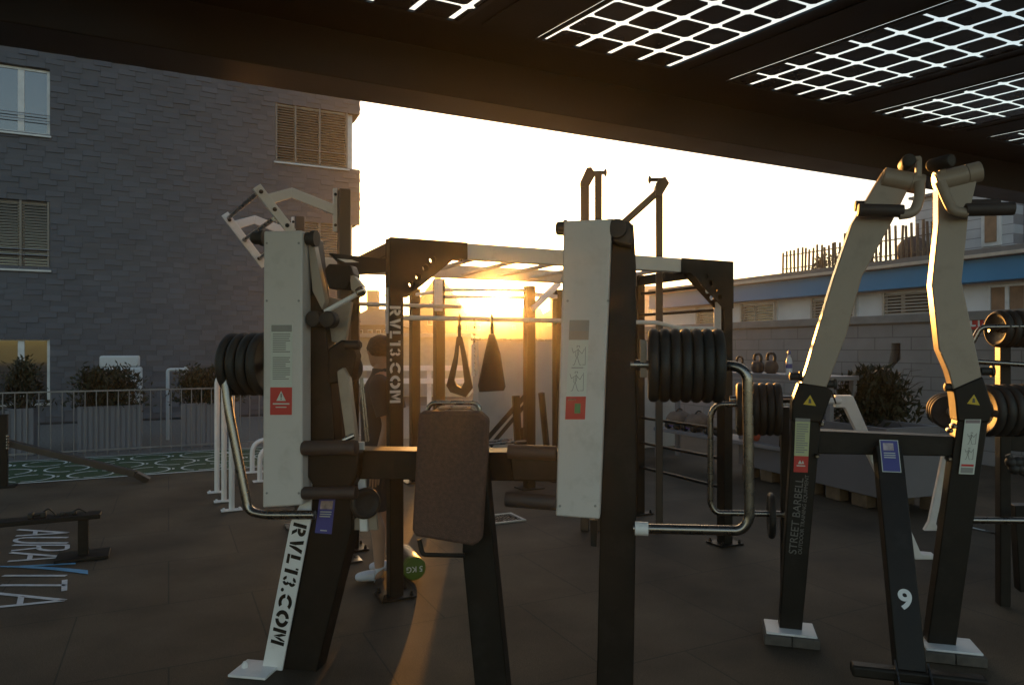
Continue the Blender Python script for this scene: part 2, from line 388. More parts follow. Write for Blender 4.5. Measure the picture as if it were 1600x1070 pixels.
o.data.materials.append(mat("slate_shingles_pale", (0.068, 0.07, 0.083), 0.6, 0, 0.16, 1.2, 0.25, 60)); o.data.materials.append(mat("slate_shingles_dark", (0.062, 0.064, 0.077), 0.66, 0, 0.16, 1.2, 0.25, 60))
WFR = mat("window_frame_white", (0.55, 0.55, 0.55), 0.4)
def glass_mat():
    m = bpy.data.materials.new("window_glass"); m.use_nodes = True; b = m.node_tree.nodes["Principled BSDF"]
    b.inputs['Base Color'].default_value = (0.015, 0.018, 0.022, 1); b.inputs['Roughness'].default_value = 0.04; b.inputs['Specular IOR Level'].default_value = 0.9
    b.inputs['IOR'].default_value = 1.75; b.inputs['Coat Weight'].default_value = 0.2; b.inputs['Coat Roughness'].default_value = 0.02
    return m
GLASS = glass_mat()
SHUT = mat("aluminium_shutter", (0.15, 0.13, 0.11), 0.45, 0.1, 0.08, 10)
RAILM = mat("railing_metal", (0.35, 0.35, 0.36), 0.35, 0.7)
def fwindow(s0, s1, z0, z1, mull, shutter, rails, corner=False):
    d0 = 0.07
    fr = MB(); fw = 0.06
    def member(a, c, e, f_, dd=0.05): fr.prism([FB(a, e, d0), FB(c, e, d0), FB(c, e, d0 + dd), FB(a, e, d0 + dd)], V((0, 0, f_ - e)))
    member(s0, s0 + fw, z0, z1); member(s1 - fw, s1, z0, z1); member(s0 + fw, s1 - fw, z0, z0 + fw); member(s0 + fw, s1 - fw, z1 - fw, z1)
    for mu, mw in mull: member(mu - mw / 2, mu + mw / 2, z0 + fw, z1 - fw)
    f = fr.build("window", WFR, bld, 0.006)
    MB().prism([FB(s0 + fw, z0 + fw, d0 + 0.02), FB(s1 - fw, z0 + fw, d0 + 0.02), FB(s1 - fw, z0 + fw, d0 + 0.028), FB(s0 + fw, z0 + fw, d0 + 0.028)], V((0, 0, z1 - z0 - 2 * fw))).build("pane", GLASS, f, smooth=False)
    sl = MB(); sl.prism([FB(s0 - 0.03, z0 - 0.05, -0.06), FB(s1 + 0.03, z0 - 0.05, -0.06), FB(s1 + 0.03, z0 - 0.05, 0.1), FB(s0 - 0.03, z0 - 0.05, 0.1)], V((0, 0, 0.045)))
    sl.build("sill", mat("sill_metal", (0.4, 0.4, 0.4), 0.4, 0.3), f, 0.004)
    if shutter:
        sh = MB(); z = z0 + 0.05
        cuts = [s0 + 0.03] + [mu for mu, _ in mull] + [s1 - 0.03]
        while z < z1 - 0.03:
            for a, c in zip(cuts, cuts[1:]):
                sh.prism([FB(a + 0.02, z, 0.015), FB(c - 0.02, z, 0.015), FB(c - 0.02, z + 0.035, 0.055), FB(a + 0.02, z + 0.035, 0.055)], V((0, 0, 0.006)))
            z += 0.062
        for a in cuts: sh.prism([FB(a - 0.02, z0, 0.0), FB(a + 0.02, z0, 0.0), FB(a + 0.02, z0, 0.06), FB(a - 0.02, z0, 0.06)], V((0, 0, z1 - z0)))
        sh.build("shutter", SHUT, f, smooth=False)
    for rz in rails:
        MB().cyl(FB(s0, z0 + rz, -0.03), FB(s1, z0 + rz, -0.03), 0.011, 8).build("railing", RAILM, f)
    return f
mid = fs(32)
for k, (z0, z1) in enumerate(zl):
    fwindow(S_L0, S_L1, z0, z1, [(mid, 0.12)], k == 1, [0.3, 0.42] if k < 2 else [])
for z0, z1 in zr[:2]:
    fwindow(S_W0, S_W1, z0, z1, [(fs(462), 0.05), (fs(500), 0.05)], True, [0.36])
    MB().box(FB((S_W1 + S_IN) / 2 + 0.06, (z0 + z1) / 2, 0.2), 0.16, 0.16, z1 - z0, A, B).build("corner_post", WFR, bld, 0.004)
    MB().prism([FB(S_IN, z0 + 0.05, 0.4), FB(S_IN + 0.008, z0 + 0.05, 0.4), FB(S_IN + 0.008, z0 + 0.05, 1.8), FB(S_IN, z0 + 0.05, 1.8)], V((0, 0, z1 - z0 - 0.1))).build("side_pane", GLASS, bld, smooth=False)

# ================================================================== FENCE, PLANTERS, TANK
c0 = AB(T0, -3.2, 2.25); fence = thing("fence", "thin grey metal railing with upright bars in front of the planters", "fence", (c0.x, c0.y, 0))
FM = mat("fence_grey", (0.2, 0.2, 0.21), 0.4, 0.5)
MB().bar(AB(T0, -3.2, 2.25, 0.98), AB(T0, 5.5, 2.25, 0.98), 0.03, 0.02, B).build("top_rail", FM, fence)
MB().bar(AB(T0, -3.2, 2.25, 0.08), AB(T0, 5.5, 2.25, 0.08), 0.03, 0.02, B).build("bottom_rail", FM, fence)
k = -3.1
while k < 5.5:
    MB().cyl(AB(T0, k, 2.25, 0.0), AB(T0, k, 2.25, 0.975), 0.0075, 8).build("bar", FM, fence); k += 0.147
LEAF = {}
def leafmat(name, c):
    m = mat(name, c, 0.6, 0, 0.5, 4.0, spec=0.3); return m
YEW = leafmat("yew_leaves", (0.026, 0.028, 0.013)); YEW2 = leafmat("dry_leaves", (0.085, 0.07, 0.035)); BARK = mat("bark", (0.07, 0.05, 0.035), 0.9, 0, 0.3, 20, 0.6, 60)
def bush_parts(root, cx, cy, z0, ax, la, lb, h, n_st, n_leaf, m, seedv, leaf=0.05, arch=False):
    rnd = random.Random(seedv); st = MB(); lf = MB(); ay = V((-ax.y, ax.x, 0))
    for i in range(n_st):
        p = V((cx, cy, z0)) + ax * rnd.uniform(-la, la) + ay * rnd.uniform(-lb, lb)
        hh = h * rnd.uniform(0.55, 1.08); d = V((rnd.uniform(-.16, .16), rnd.uniform(-.16, .16), 1))
        q = [p, p + d * hh * 0.5, p + d * hh * 0.8 + V((rnd.uniform(-.05, .05), rnd.uniform(-.05, .05), 0)), p + d * hh + V((rnd.uniform(-.09, .09), rnd.uniform(-.09, .09), 0))]
        st.sweep(q, [0.009, 0.007, 0.005, 0.002], 5)
        for j in range(n_leaf):
            t = rnd.uniform(0.04, 1.0); s = t * 3; k = min(int(s), 2); base = q[k].lerp(q[k + 1], s - k)
            sp_ = 0.13 * (1.15 - t) + 0.02
            base = base + V((rnd.gauss(0, sp_), rnd.gauss(0, sp_), rnd.gauss(0, 0.03)))
            dr = V((rnd.gauss(0, .6), rnd.gauss(0, .6), rnd.uniform(0.1, 1.2))).normalized(); L = leaf * rnd.uniform(0.6, 1.5)
            sd_ = dr.orthogonal().normalized(); sd_ = (sd_ * math.cos(j) + dr.cross(sd_) * math.sin(j)) * L * 0.16
            lf.poly([base, base + dr * L * 0.5 + sd_, base + dr * L, base + dr * L * 0.5 - sd_])
    st.build("stems", BARK, root); lf.build("foliage", m, root, smooth=False)
PLG = mat("planter_grey", (0.15, 0.155, 0.175), 0.6, 0, 0.06, 3, 0.1, 80)
SOIL = mat("soil", (0.03, 0.022, 0.016), 0.95, 0, 0.3, 40, 0.8, 60)
def plant_box(pa0, pa1, pb, h, wid, label):
    c = AB(T0, (pa0 + pa1) / 2, pb + wid / 2); t = thing("planter_box", label, "planter", (c.x, c.y, 0), "grey ribbed planter boxes behind the railing")
    b = MB(); L = pa1 - pa0; w = 0.03
    for s_ in (-1, 1):
        b.box(V((c.x, c.y, h / 2)) + A * s_ * (L / 2 - w / 2), w, wid, h, A, B)
        b.box(V((c.x, c.y, h / 2)) + B * s_ * (wid / 2 - w / 2), L - 2 * w, w, h, A, B)
    k = -L / 2 + 0.03
    while k < L / 2:
        b.box(V((c.x, c.y, h / 2)) + A * k - B * (wid / 2 + 0.006), 0.055, 0.018, h - 0.01, A, B); k += 0.075
    b.build("box_wall", PLG, t, 0.003)
    MB().box(V((c.x, c.y, h - 0.06)), L - 2 * w, wid - 2 * w, 0.04, A, B).build("soil", SOIL, t, smooth=False)
    return c
def a_at(px, boff):      # coordinate along A (from T0) seen at px on the line b = boff
    u = (px - 800) / F; o = T0 + B * boff; return (u * o.y - o.x) / (A.x - A.y * u)
for i, (x0, x1, hh, lab) in enumerate(((8, 50, .72, "small planter box by the ground floor window, leftmost behind the railing"), (121, 221, .72, "wide planter box in front of the white tank"), (284, 372, .72, "grey planter box beside the white parallel bars"))):
    a0, a1 = a_at(x0, 2.6), a_at(x1, 2.6)
    c = plant_box(a0, a1, 2.6, hh, 0.5, lab)
    r_ = thing("yew_shrub", ("narrow upright yew before the ground floor window", "broad bushy yew in front of the white tank", "bushy dark yew nearest the white bars")[i], "shrub", (c.x, c.y, hh - 0.05), "yews in the grey planter boxes")
    bush_parts(r_, c.x, c.y, hh - 0.06, A, (a1 - a0) / 2 - 0.1, 0.17, (0.78, 0.62, 0.62)[i], (10, 26, 24)[i], 170, YEW, 11 + i, 0.075)
tk = AB(T0, a_at(188, 4.0), 4.0); tank = thing("water_tank", "white plastic tank with a stepped lid against the slate wall", "tank", (tk.x, tk.y, 0))
TANKM = mat("white_plastic", (0.5, 0.52, 0.53), 0.5, 0, 0.05)
MB().box(V((tk.x, tk.y, 0.65)), 0.68, 0.6, 1.3, A, B).build("tank_body", TANKM, tank, 0.04)
MB().box(V((tk.x, tk.y, 1.40)), 0.60, 0.54, 0.2, A, B).build("lid", TANKM, tank, 0.03)
tp = AB(T0, a_at(262, 3.8), 3.8); sp_ = thing("standpipe", "small white standpipe tap beside the slate wall", "pipe", (tp.x, tp.y, 0))
b = MB(); b.tube([V((tp.x, tp.y, 0)), V((tp.x, tp.y, 1.25)), V((tp.x, tp.y, 1.25)) + A * 0.3], 0.03, 0.05, 10); b.build("pipe", TANKM, sp_)
MB().cyl(V((tp.x, tp.y, 1.13)) + A * 0.3, V((tp.x, tp.y, 1.3)) + A * 0.3, 0.035, 10).build("spout", TANKM, sp_)

# ================================================================== CANOPY WITH SOLAR GLAZING
HB = 3.30                                     # underside of the edge beam
E0 = V((-1.02, 4.79, 0))                      # a point below its outer lower edge
CANM = mat("canopy_dark_steel", (0.011, 0.0105, 0.010), 0.5, 0, 0.25, 2.5, 0.1, 90)
SLOPE = -0.01                                 # roof plane rises away from the camera
can = thing("solar_canopy", "dark steel canopy overhead with see through solar glass roof panels", "canopy", (E0.x, E0.y, 0))
BP = V((math.sin(R(-36)), math.cos(R(-36)), 0))   # direction of the rafters
def RP(a, bk, dz=0.0):                        # roof plane point: a along the beam, bk towards the camera
    return E0 + A * a - BP * bk + V((0, 0, HB + 0.30 + SLOPE * bk + dz))
b = MB(); b.prism([E0 + A * -16 + V((0, 0, HB)), E0 + A * 16 + V((0, 0, HB)), E0 + A * 16 - B * 0.36 + V((0, 0, HB)), E0 + A * -16 - B * 0.36 + V((0, 0, HB))], V((0, 0, 0.295)))
b.build("edge_beam", CANM, can, 0.008)
b = MB(); b.prism([E0 + A * -16 + B * 0.02 + V((0, 0, HB + 0.297)), E0 + A * 16 + B * 0.02 + V((0, 0, HB + 0.297)), E0 + A * 16 - B * 0.17 + V((0, 0, HB + 0.297)), E0 + A * -16 - B * 0.17 + V((0, 0, HB + 0.297))], V((0, 0, 0.02)))
b.build("edge_flashing", CANM, can)
CELL = mat("solar_cells", (0.012, 0.012, 0.016), 0.25, 0, 0.2, 8)
def clear_glass():
    m = bpy.data.materials.new("clear_glazing"); m.use_nodes = True; n = m.node_tree.nodes; l = m.node_tree.links
    n.remove(n["Principled BSDF"]); t = n.new("ShaderNodeBsdfTransparent"); t.inputs[0].default_value = (0.93, 0.97, 0.97, 1)
    g = n.new("ShaderNodeBsdfGlossy"); g.inputs['Roughness'].default_value = 0.03
    lw = n.new("ShaderNodeLayerWeight"); lw.inputs[0].default_value = 0.25; fr = n.new("ShaderNodeMath"); fr.operation = 'POWER'; fr.inputs[1].default_value = 4.0; l.new(lw.outputs['Facing'], fr.inputs[0]); mx = n.new("ShaderNodeMixShader")
    l.new(fr.outputs[0], mx.inputs[0]); l.new(t.outputs[0], mx.inputs[1]); l.new(g.outputs[0], mx.inputs[2]); l.new(mx.outputs[0], n["Material Output"].inputs[0])
    return m
CGL = clear_glass()
def a_of(pt): return (pt - E0).dot(A)
g0 = V((0.148, 4.51, 0)); dlt = g0 - E0; BK0 = -dlt.dot(B) / BP.dot(B); A_P1 = dlt.dot(A) + BK0 * BP.dot(A)       # lower left corner of the second panel in view
PITCH, PW, PLEN = 1.60, 1.08, 4.6
CU, CV = 0.246, 0.226
def roof_slab(a0, a1, b0, b1, z0, th, name, m=CANM):
    MB().prism([RP(a0, b0, z0), RP(a1, b0, z0), RP(a1, b1, z0), RP(a0, b1, z0)], V((0, 0, th))).build(name, m, can)
roof_slab(-16, 16, 0.2, BK0, 0.012, 0.014, "soffit_board")
roof_slab(-16, A_P1 - 3 * PITCH, BK0, BK0 + PLEN, 0.012, 0.014, "soffit_board")
roof_slab(A_P1 + 4 * PITCH + PW, 16, BK0, BK0 + PLEN, 0.012, 0.014, "soffit_board")
for i in range(-3, 5):
    a0 = A_P1 + i * PITCH; a1 = a0 + PW
    if i < 4:
        roof_slab(a1, a0 + PITCH, BK0, BK0 + PLEN, 0.012, 0.014, "rafter")
        MB().prism([RP(a1 + 0.12, BK0 + 0.05, 0.002), RP(a0 + PITCH - 0.12, BK0 + 0.05, 0.002), RP(a0 + PITCH - 0.12, BK0 + PLEN, 0.002), RP(a1 + 0.12, BK0 + PLEN, 0.002)], V((0, 0, 0.009))).build("rafter_beam", CANM, can)
    fr = MB()
    for q0, q1, r0, r1 in ((a0, a1, BK0, BK0 + 0.03), (a0, a0 + 0.028, BK0 + 0.03, BK0 + PLEN), (a1 - 0.028, a1, BK0 + 0.03, BK0 + PLEN)):
        fr.prism([RP(q0, r0, -0.003), RP(q1, r0, -0.003), RP(q1, r1, -0.003), RP(q0, r1, -0.003)], V((0, 0, 0.013)))
    pf = fr.build("solar_panel", mat("panel_frame", (0.035, 0.036, 0.038), 0.35, 0.5), can, smooth=False)
    MB().prism([RP(a0 + 0.005, BK0 + 0.005, 0.010), RP(a1 - 0.005, BK0 + 0.005, 0.010), RP(a1 - 0.005, BK0 + PLEN, 0.010), RP(a0 + 0.005, BK0 + PLEN, 0.010)], V((0, 0, 0.006))).build("pane", CGL, pf, smooth=False)
    ce = MB(); off = (0.02, -0.07, -0.16, 0.0)[i % 4]
    nb = int(PLEN / CV)
    for u in range(-1, 6):
        for v in range(nb):
            c0_, c1_ = a0 + off + u * CU + 0.038, a0 + off + (u + 1) * CU
            c0_, c1_ = max(c0_, a0 + 0.012), min(c1_, a1 - 0.012)
            if c1_ - c0_ < 0.03: continue
            r0, r1 = BK0 + 0.012 + v * CV, BK0 + 0.012 + (v + 1) * CV - 0.026
            e = 0.018
            pts = [(c0_ + e, r0), (c1_ - e, r0), (c1_, r0 + e), (c1_, r1 - e), (c1_ - e, r1), (c0_ + e, r1), (c0_, r1 - e), (c0_, r0 + e)]
            ce.prism([RP(s_, t_, 0.003) for s_, t_ in pts], V((0, 0, 0.004)))
    ce.build("solar_cells", CELL, pf, smooth=False)
# canopy columns stand out of view, behind and to the sides
for q in (-15.0, 15.0):
    p = E0 + A * q - B * 0.18
    MB().box(V((p.x, p.y, HB / 2)), 0.25, 0.25, HB - 0.004, A, B).build("column", CANM, can, 0.01)
# ================================================================== HELPERS FOR BUILDINGS BEHIND
def brickmat(name, c1, c2, mortar, w, h, ms, rot, bump=0.4, rough=0.8):
    m = bpy.data.materials.new(name); m.use_nodes = True; n = m.node_tree.nodes; l = m.node_tree.links; b = n["Principled BSDF"]
    tc = n.new("ShaderNodeTexCoord"); sx = n.new("ShaderNodeSeparateXYZ"); cx = n.new("ShaderNodeCombineXYZ")
    mp = n.new("ShaderNodeMapping"); mp.inputs['Rotation'].default_value = (0, 0, rot)
    l.new(tc.outputs['Object'], mp.inputs[0]); l.new(mp.outputs[0], sx.inputs[0]); l.new(sx.outputs['X'], cx.inputs['X']); l.new(sx.outputs['Z'], cx.inputs['Y'])
    br = n.new("ShaderNodeTexBrick"); br.inputs['Scale'].default_value = 1; br.inputs['Brick Width'].default_value = w; br.inputs['Row Height'].default_value = h; br.inputs['Mortar Size'].default_value = ms
    br.inputs['Color1'].default_value = (*c1, 1); br.inputs['Color2'].default_value = (*c2, 1); br.inputs['Mortar'].default_value = (*mortar, 1); br.inputs['Mortar Smooth'].default_value = 0.3
    l.new(cx.outputs[0], br.inputs[0])
    nz = n.new("ShaderNodeTexNoise"); nz.inputs['Scale'].default_value = 3; nz.inputs['Detail'].default_value = 8; l.new(tc.outputs['Object'], nz.inputs[0])
    rr = n.new("ShaderNodeMapRange"); rr.inputs['To Min'].default_value = 0.75; rr.inputs['To Max'].default_value = 1.2; l.new(nz.outputs[0], rr.inputs[0])
    mx = n.new("ShaderNodeVectorMath"); mx.operation = 'SCALE'; l.new(br.outputs[0], mx.inputs[0]); l.new(rr.outputs[0], mx.inputs['Scale'])
    l.new(mx.outputs[0], b.inputs['Base Color']); b.inputs['Roughness'].default_value = rough
    inv = n.new("ShaderNodeMath"); inv.operation = 'SUBTRACT'; inv.inputs[0].default_value = 1; l.new(br.outputs['Fac'], inv.inputs[1])
    bp = n.new("ShaderNodeBump"); bp.inputs['Strength'].default_value = bump; bp.inputs['Distance'].default_value = 0.02; l.new(inv.outputs[0], bp.inputs['Height']); l.new(bp.outputs[0], b.inputs['Normal'])
    return m
# ================================================================== BLOCK WALL ON THE RIGHT
BW0 = V((6.25, 10.5, 0))
BLOCKS = brickmat("painted_blocks", (0.27, 0.245, 0.24), (0.24, 0.22, 0.215), (0.15, 0.135, 0.13), 0.62, 0.2, 0.008, -R(116))
wl = thing("block_wall", "long pale painted block wall with a grey cap on the right", "wall", BW0)
def W2(t, z, d=0.0): return BW0 + B * t + V((0, 0, z)) + A * d          # d behind the wall
b = MB()
NT = -( (0 - 0))
n0 = None
# niche: a slanted slot left open in the blockwork
def bt(px):
    u = (px - 800) / F; return (u * BW0.y - BW0.x) / (B.x - B.y * u)
def bz(px, py): return H + (HY - py) / F * (BW0 + B * bt(px)).y
ta, tb = bt(1407), bt(1388)
for t0, t1, z0, z1 in ((-7, ta, 0, 2.02), (tb, 9, 0, 2.02), (ta, tb, 0, bz(1395, 580)), (ta, tb, bz(1398, 536), 2.02)):
    b.prism([W2(t0, z0), W2(t1, z0), W2(t1, z0, 0.25), W2(t0, z0, 0.25)], V((0, 0, z1 - z0)))
zz0, zz1 = bz(1395, 580), bz(1398, 536)
b.prism([W2(ta, zz0, 0.002), W2(tb - 0.02, zz0, 0.002), W2(ta, zz1 - 0.25, 0.002)], A * 0.24)
b.prism([W2(tb, zz0 + 0.12, 0.002), W2(tb, zz1, 0.002), W2(ta + 0.16, zz1, 0.002), W2(ta + 0.16, zz1 - 0.12, 0.002)], A * 0.24)
b.build("wall", BLOCKS, wl, smooth=False)
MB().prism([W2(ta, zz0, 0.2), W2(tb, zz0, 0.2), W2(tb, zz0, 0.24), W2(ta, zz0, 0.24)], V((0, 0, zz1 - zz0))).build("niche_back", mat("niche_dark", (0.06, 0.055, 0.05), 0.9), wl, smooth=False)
MB().prism([W2(-7, 2.022, -0.05), W2(9, 2.022, -0.05), W2(9, 2.022, 0.3), W2(-7, 2.022, 0.3)], V((0, 0, 0.13))).build("wall_cap", mat("cap_grey", (0.2, 0.195, 0.19), 0.6), wl, 0.006)
# centre wall, square to it, with the sun grazing its top
C0 = P(747, 545, 10.2); C0.z = 0
cw = thing("rendered_wall", "low whitish rendered wall below the setting sun", "wall", C0)
RENDER = mat("off_white_render", (0.42, 0.38, 0.34), 0.85, 0, 0.1, 2.0, 0.3, 60, dirt=((0.3, 0.27, 0.24), 1.5))
MB().prism([C0, C0 + A * 3.6, C0 + A * 3.6 + B * 0.2, C0 + B * 0.2], V((0, 0, 1.74))).build("wall", RENDER, cw, 0.006)
MB().prism([C0 - A * 0.02 - B * 0.02 + V((0, 0, 1.742)), C0 + A * 3.6 - B * 0.02 + V((0, 0, 1.742)), C0 + A * 3.6 + B * 0.22 + V((0, 0, 1.742)), C0 - A * 0.02 + B * 0.22 + V((0, 0, 1.742))], V((0, 0, 0.03))).build("coping", STEEL, cw, 0.004)
# ================================================================== LONG BUILDING WITH BLUE FASCIA
LB0 = V((10.6, 18.0, 0))
lb = thing("flat_roofed_building", "long low white building with a blue fascia and slatted blinds", "building", LB0)
def LB(t, z, d=0.0): return LB0 + B * t + A * d + V((0, 0, z))
def lt(px):
    u = (px - 800) / F; return (u * LB0.y - LB0.x) / (B.x - B.y * u)
def lslab(t0, t1, z0, z1, d0, d1, name, m, bev=0.0, par=None):
    return MB().prism([LB(t0, z0, d0), LB(t1, z0, d0), LB(t1, z0, d1), LB(t0, z0, d1)], V((0, 0, z1 - z0))).build(name, m, par or lb, bev)
OFFW = mat("white_facade_panel", (0.6, 0.61, 0.63), 0.55, 0, 0.05, 2)
BLUEF = mat("blue_fascia", (0.02, 0.18, 0.37), 0.5, 0, 0.08, 1)
T_A, T_Z = lt(1600) - 6, lt(1022)
lslab(T_A, T_Z, 0, 3.2, 0.2, 12, "wall", OFFW)
lslab(T_A, T_Z, 3.2, 3.74, -0.25, 12, "blue_fascia", BLUEF, 0.01)
lslab(T_A, T_Z, 3.745, 3.83, -0.45, 12, "roof_edge", mat("beige_edge", (0.42, 0.36, 0.3), 0.5), 0.01)
lslab(T_A, T_Z, 3.832, 3.97, -0.30, 12, "roof_slab", mat("roof_grey", (0.13, 0.125, 0.125), 0.7), 0.01)
BRWIN = mat("curtain_brown", (0.22, 0.13, 0.075), 0.6, 0, 0.3, 3)
SH2 = mat("blind_slats", (0.38, 0.35, 0.31), 0.45, 0.1, 0.06)
for i, (x0, x1, kind) in enumerate(((1086, 1119, 's'), (1155, 1209, 's'), (1265, 1334, 's'), (1377, 1455, 's'), (1537, 1600, 'w'))):
    t1, t0 = lt(x0), lt(x1); z0, z1 = 1.6, 3.14
    fr = MB()
    for q0, q1, e0, e1 in ((t0, t0 + .07, z0, z1), (t1 - .07, t1, z0, z1), (t0 + .07, t1 - .07, z0, z0 + .07), (t0 + .07, t1 - .07, z1 - .07, z1)):
        fr.prism([LB(q0, e0, 0.13), LB(q1, e0, 0.13), LB(q1, e0, 0.198), LB(q0, e0, 0.198)], V((0, 0, e1 - e0)))
    q = t0 + (t1 - t0) * 0.42
    if x1 - x0 > 50:
        q = t0 + (t1 - t0) * (0.62 if kind == 's' else 0.5); fr.prism([LB(q - .045, z0 + .07, 0.13), LB(q + .045, z0 + .07, 0.13), LB(q + .045, z0 + .07, 0.198), LB(q - .045, z0 + .07, 0.198)], V((0, 0, z1 - z0 - .14)))
    f = fr.build("window", WFR, lb, 0.006)
    MB().prism([LB(t0 + .07, z0 + .07, 0.17), LB(t1 - .07, z0 + .07, 0.17), LB(t1 - .07, z0 + .07, 0.178), LB(t0 + .07, z0 + .07, 0.178)], V((0, 0, z1 - z0 - .14))).build("pane", BRWIN if kind == 'w' else GLASS, f, smooth=False)
    if kind == 's':
        sh = MB(); z = z0 + 0.42 if i == 3 else z0 + 0.06
        while z < z1 - 0.05:
            sh.prism([LB(t0 + .05, z, 0.03), LB(t1 - .05, z, 0.03), LB(t1 - .05, z + .045, 0.10), LB(t0 + .05, z + .045, 0.10)], V((0, 0, 0.008))); z += 0.085
        for q in (t0 + .03, t1 - .03): sh.prism([LB(q - .03, z0, 0.02), LB(q + .03, z0, 0.02), LB(q + .03, z0, 0.11), LB(q - .03, z0, 0.11)], V((0, 0, z1 - z0)))
        sh.build("blind", SH2, f, smooth=False)
# upper storey block
UP = brickmat("white_shiplap", (0.42, 0.43, 0.46), (0.4, 0.41, 0.44), (0.2, 0.2, 0.22), 3.0, 0.24, 0.012, -R(116))
def ltd(px, d):
    o_ = LB0 + A * d; u = (px - 800) / F; return (u * o_.y - o_.x) / (B.x - B.y * u)
t1, t0 = ltd(1430, 1.2), ltd(1584, 1.2)
us = thing("roof_apartment", "white shiplap upper storey with a brown window on the flat roof", "building", LB(t0, 3.97, 1.2))
def ub(q0, q1, e0, e1, d0, d1, name, m, par): return MB().prism([LB(q0, e0, d0), LB(q1, e0, d0), LB(q1, e0, d1), LB(q0, e0, d1)], V((0, 0, e1 - e0))).build(name, m, par)
ub(t0, t1, 3.975, 5.75, 1.2, 8, "wall", UP, us)
ub(t0 - 7, t0 - 0.01, 3.975, 5.62, 1.6, 8, "side_wing", mat("grey_blue_render", (0.2, 0.22, 0.27), 0.7), us)
ub(t0 - 0.1, t1 + 0.1, 5.753, 5.82, 1.05, 8.2, "roof", mat("roof_grey_dark", (0.14, 0.14, 0.15), 0.7), us)
wq0, wq1 = ltd(1564, 1.15), ltd(1533, 1.15)
fw_ = ub(wq0, wq1, 4.2, 5.35, 1.15, 1.198, "window", WFR, us); ub(wq0 + .1, wq1 - .1, 4.3, 5.27, 1.12, 1.148, "pane", BRWIN, fw_)
# stake fence along the roof
t1, t0 = lt(1213), lt(1462)
rf = thing("roof_fence", "irregular wooden stake fence along the flat roof edge", "fence", LB(t1, 3.97, 0.3))
STK = mat("weathered_stakes", (0.1, 0.075, 0.055), 0.8, 0, 0.3, 10)
rnd = random.Random(3); k = t0; j = 0
for rz in (0.2, 0.62): MB().bar(LB(t0, 3.97 + rz, 0.32), LB(t1, 3.97 + rz, 0.32), 0.03, 0.03).build("rail", STK, rf)
while k < t1 and j < 95:
    hh = (0.75 if k > (t0 + t1) / 2 + 0.4 else 0.98) + rnd.uniform(-.05, .07)
    MB().bar(LB(k, 3.97, 0.28), LB(k + rnd.uniform(-.04, .04), 3.97 + hh, 0.28), 0.058, 0.04).build("stake", STK, rf, smooth=False); k += rnd.uniform(0.11, 0.17); j += 1
pd = LB(lt(1392), 3.972, 0.9)
MB_ = MB().lathe(pd, Z, [(0.02, 0), (0.36, 0), (0.42, 0.25), (0.40, 0.45), (0.28, 0.62), (0.12, 0.70), (0.02, 0.71)], 28)
tag(MB_.build("kettle_barbecue", mat("dark_cover", (0.05, 0.045, 0.05), 0.6)), "dark domed covered barbecue behind the roof fence", "barbecue")
for i, x in enumerate((1258, 1290, 1318)):
    c = LB(lt(x), 3.972, 0.75); t = thing("roof_shrub", ("leftmost low shrub behind the stake fence on the roof", "middle low shrub behind the stake fence on the roof", "rightmost low shrub behind the stake fence, by the white arm")[i], "shrub", c, "shrubs on the flat roof")
    bush_parts(t, c.x, c.y, c.z, B, 0.35, 0.2, 0.5, 12, 60, YEW, 40 + i, 0.09)
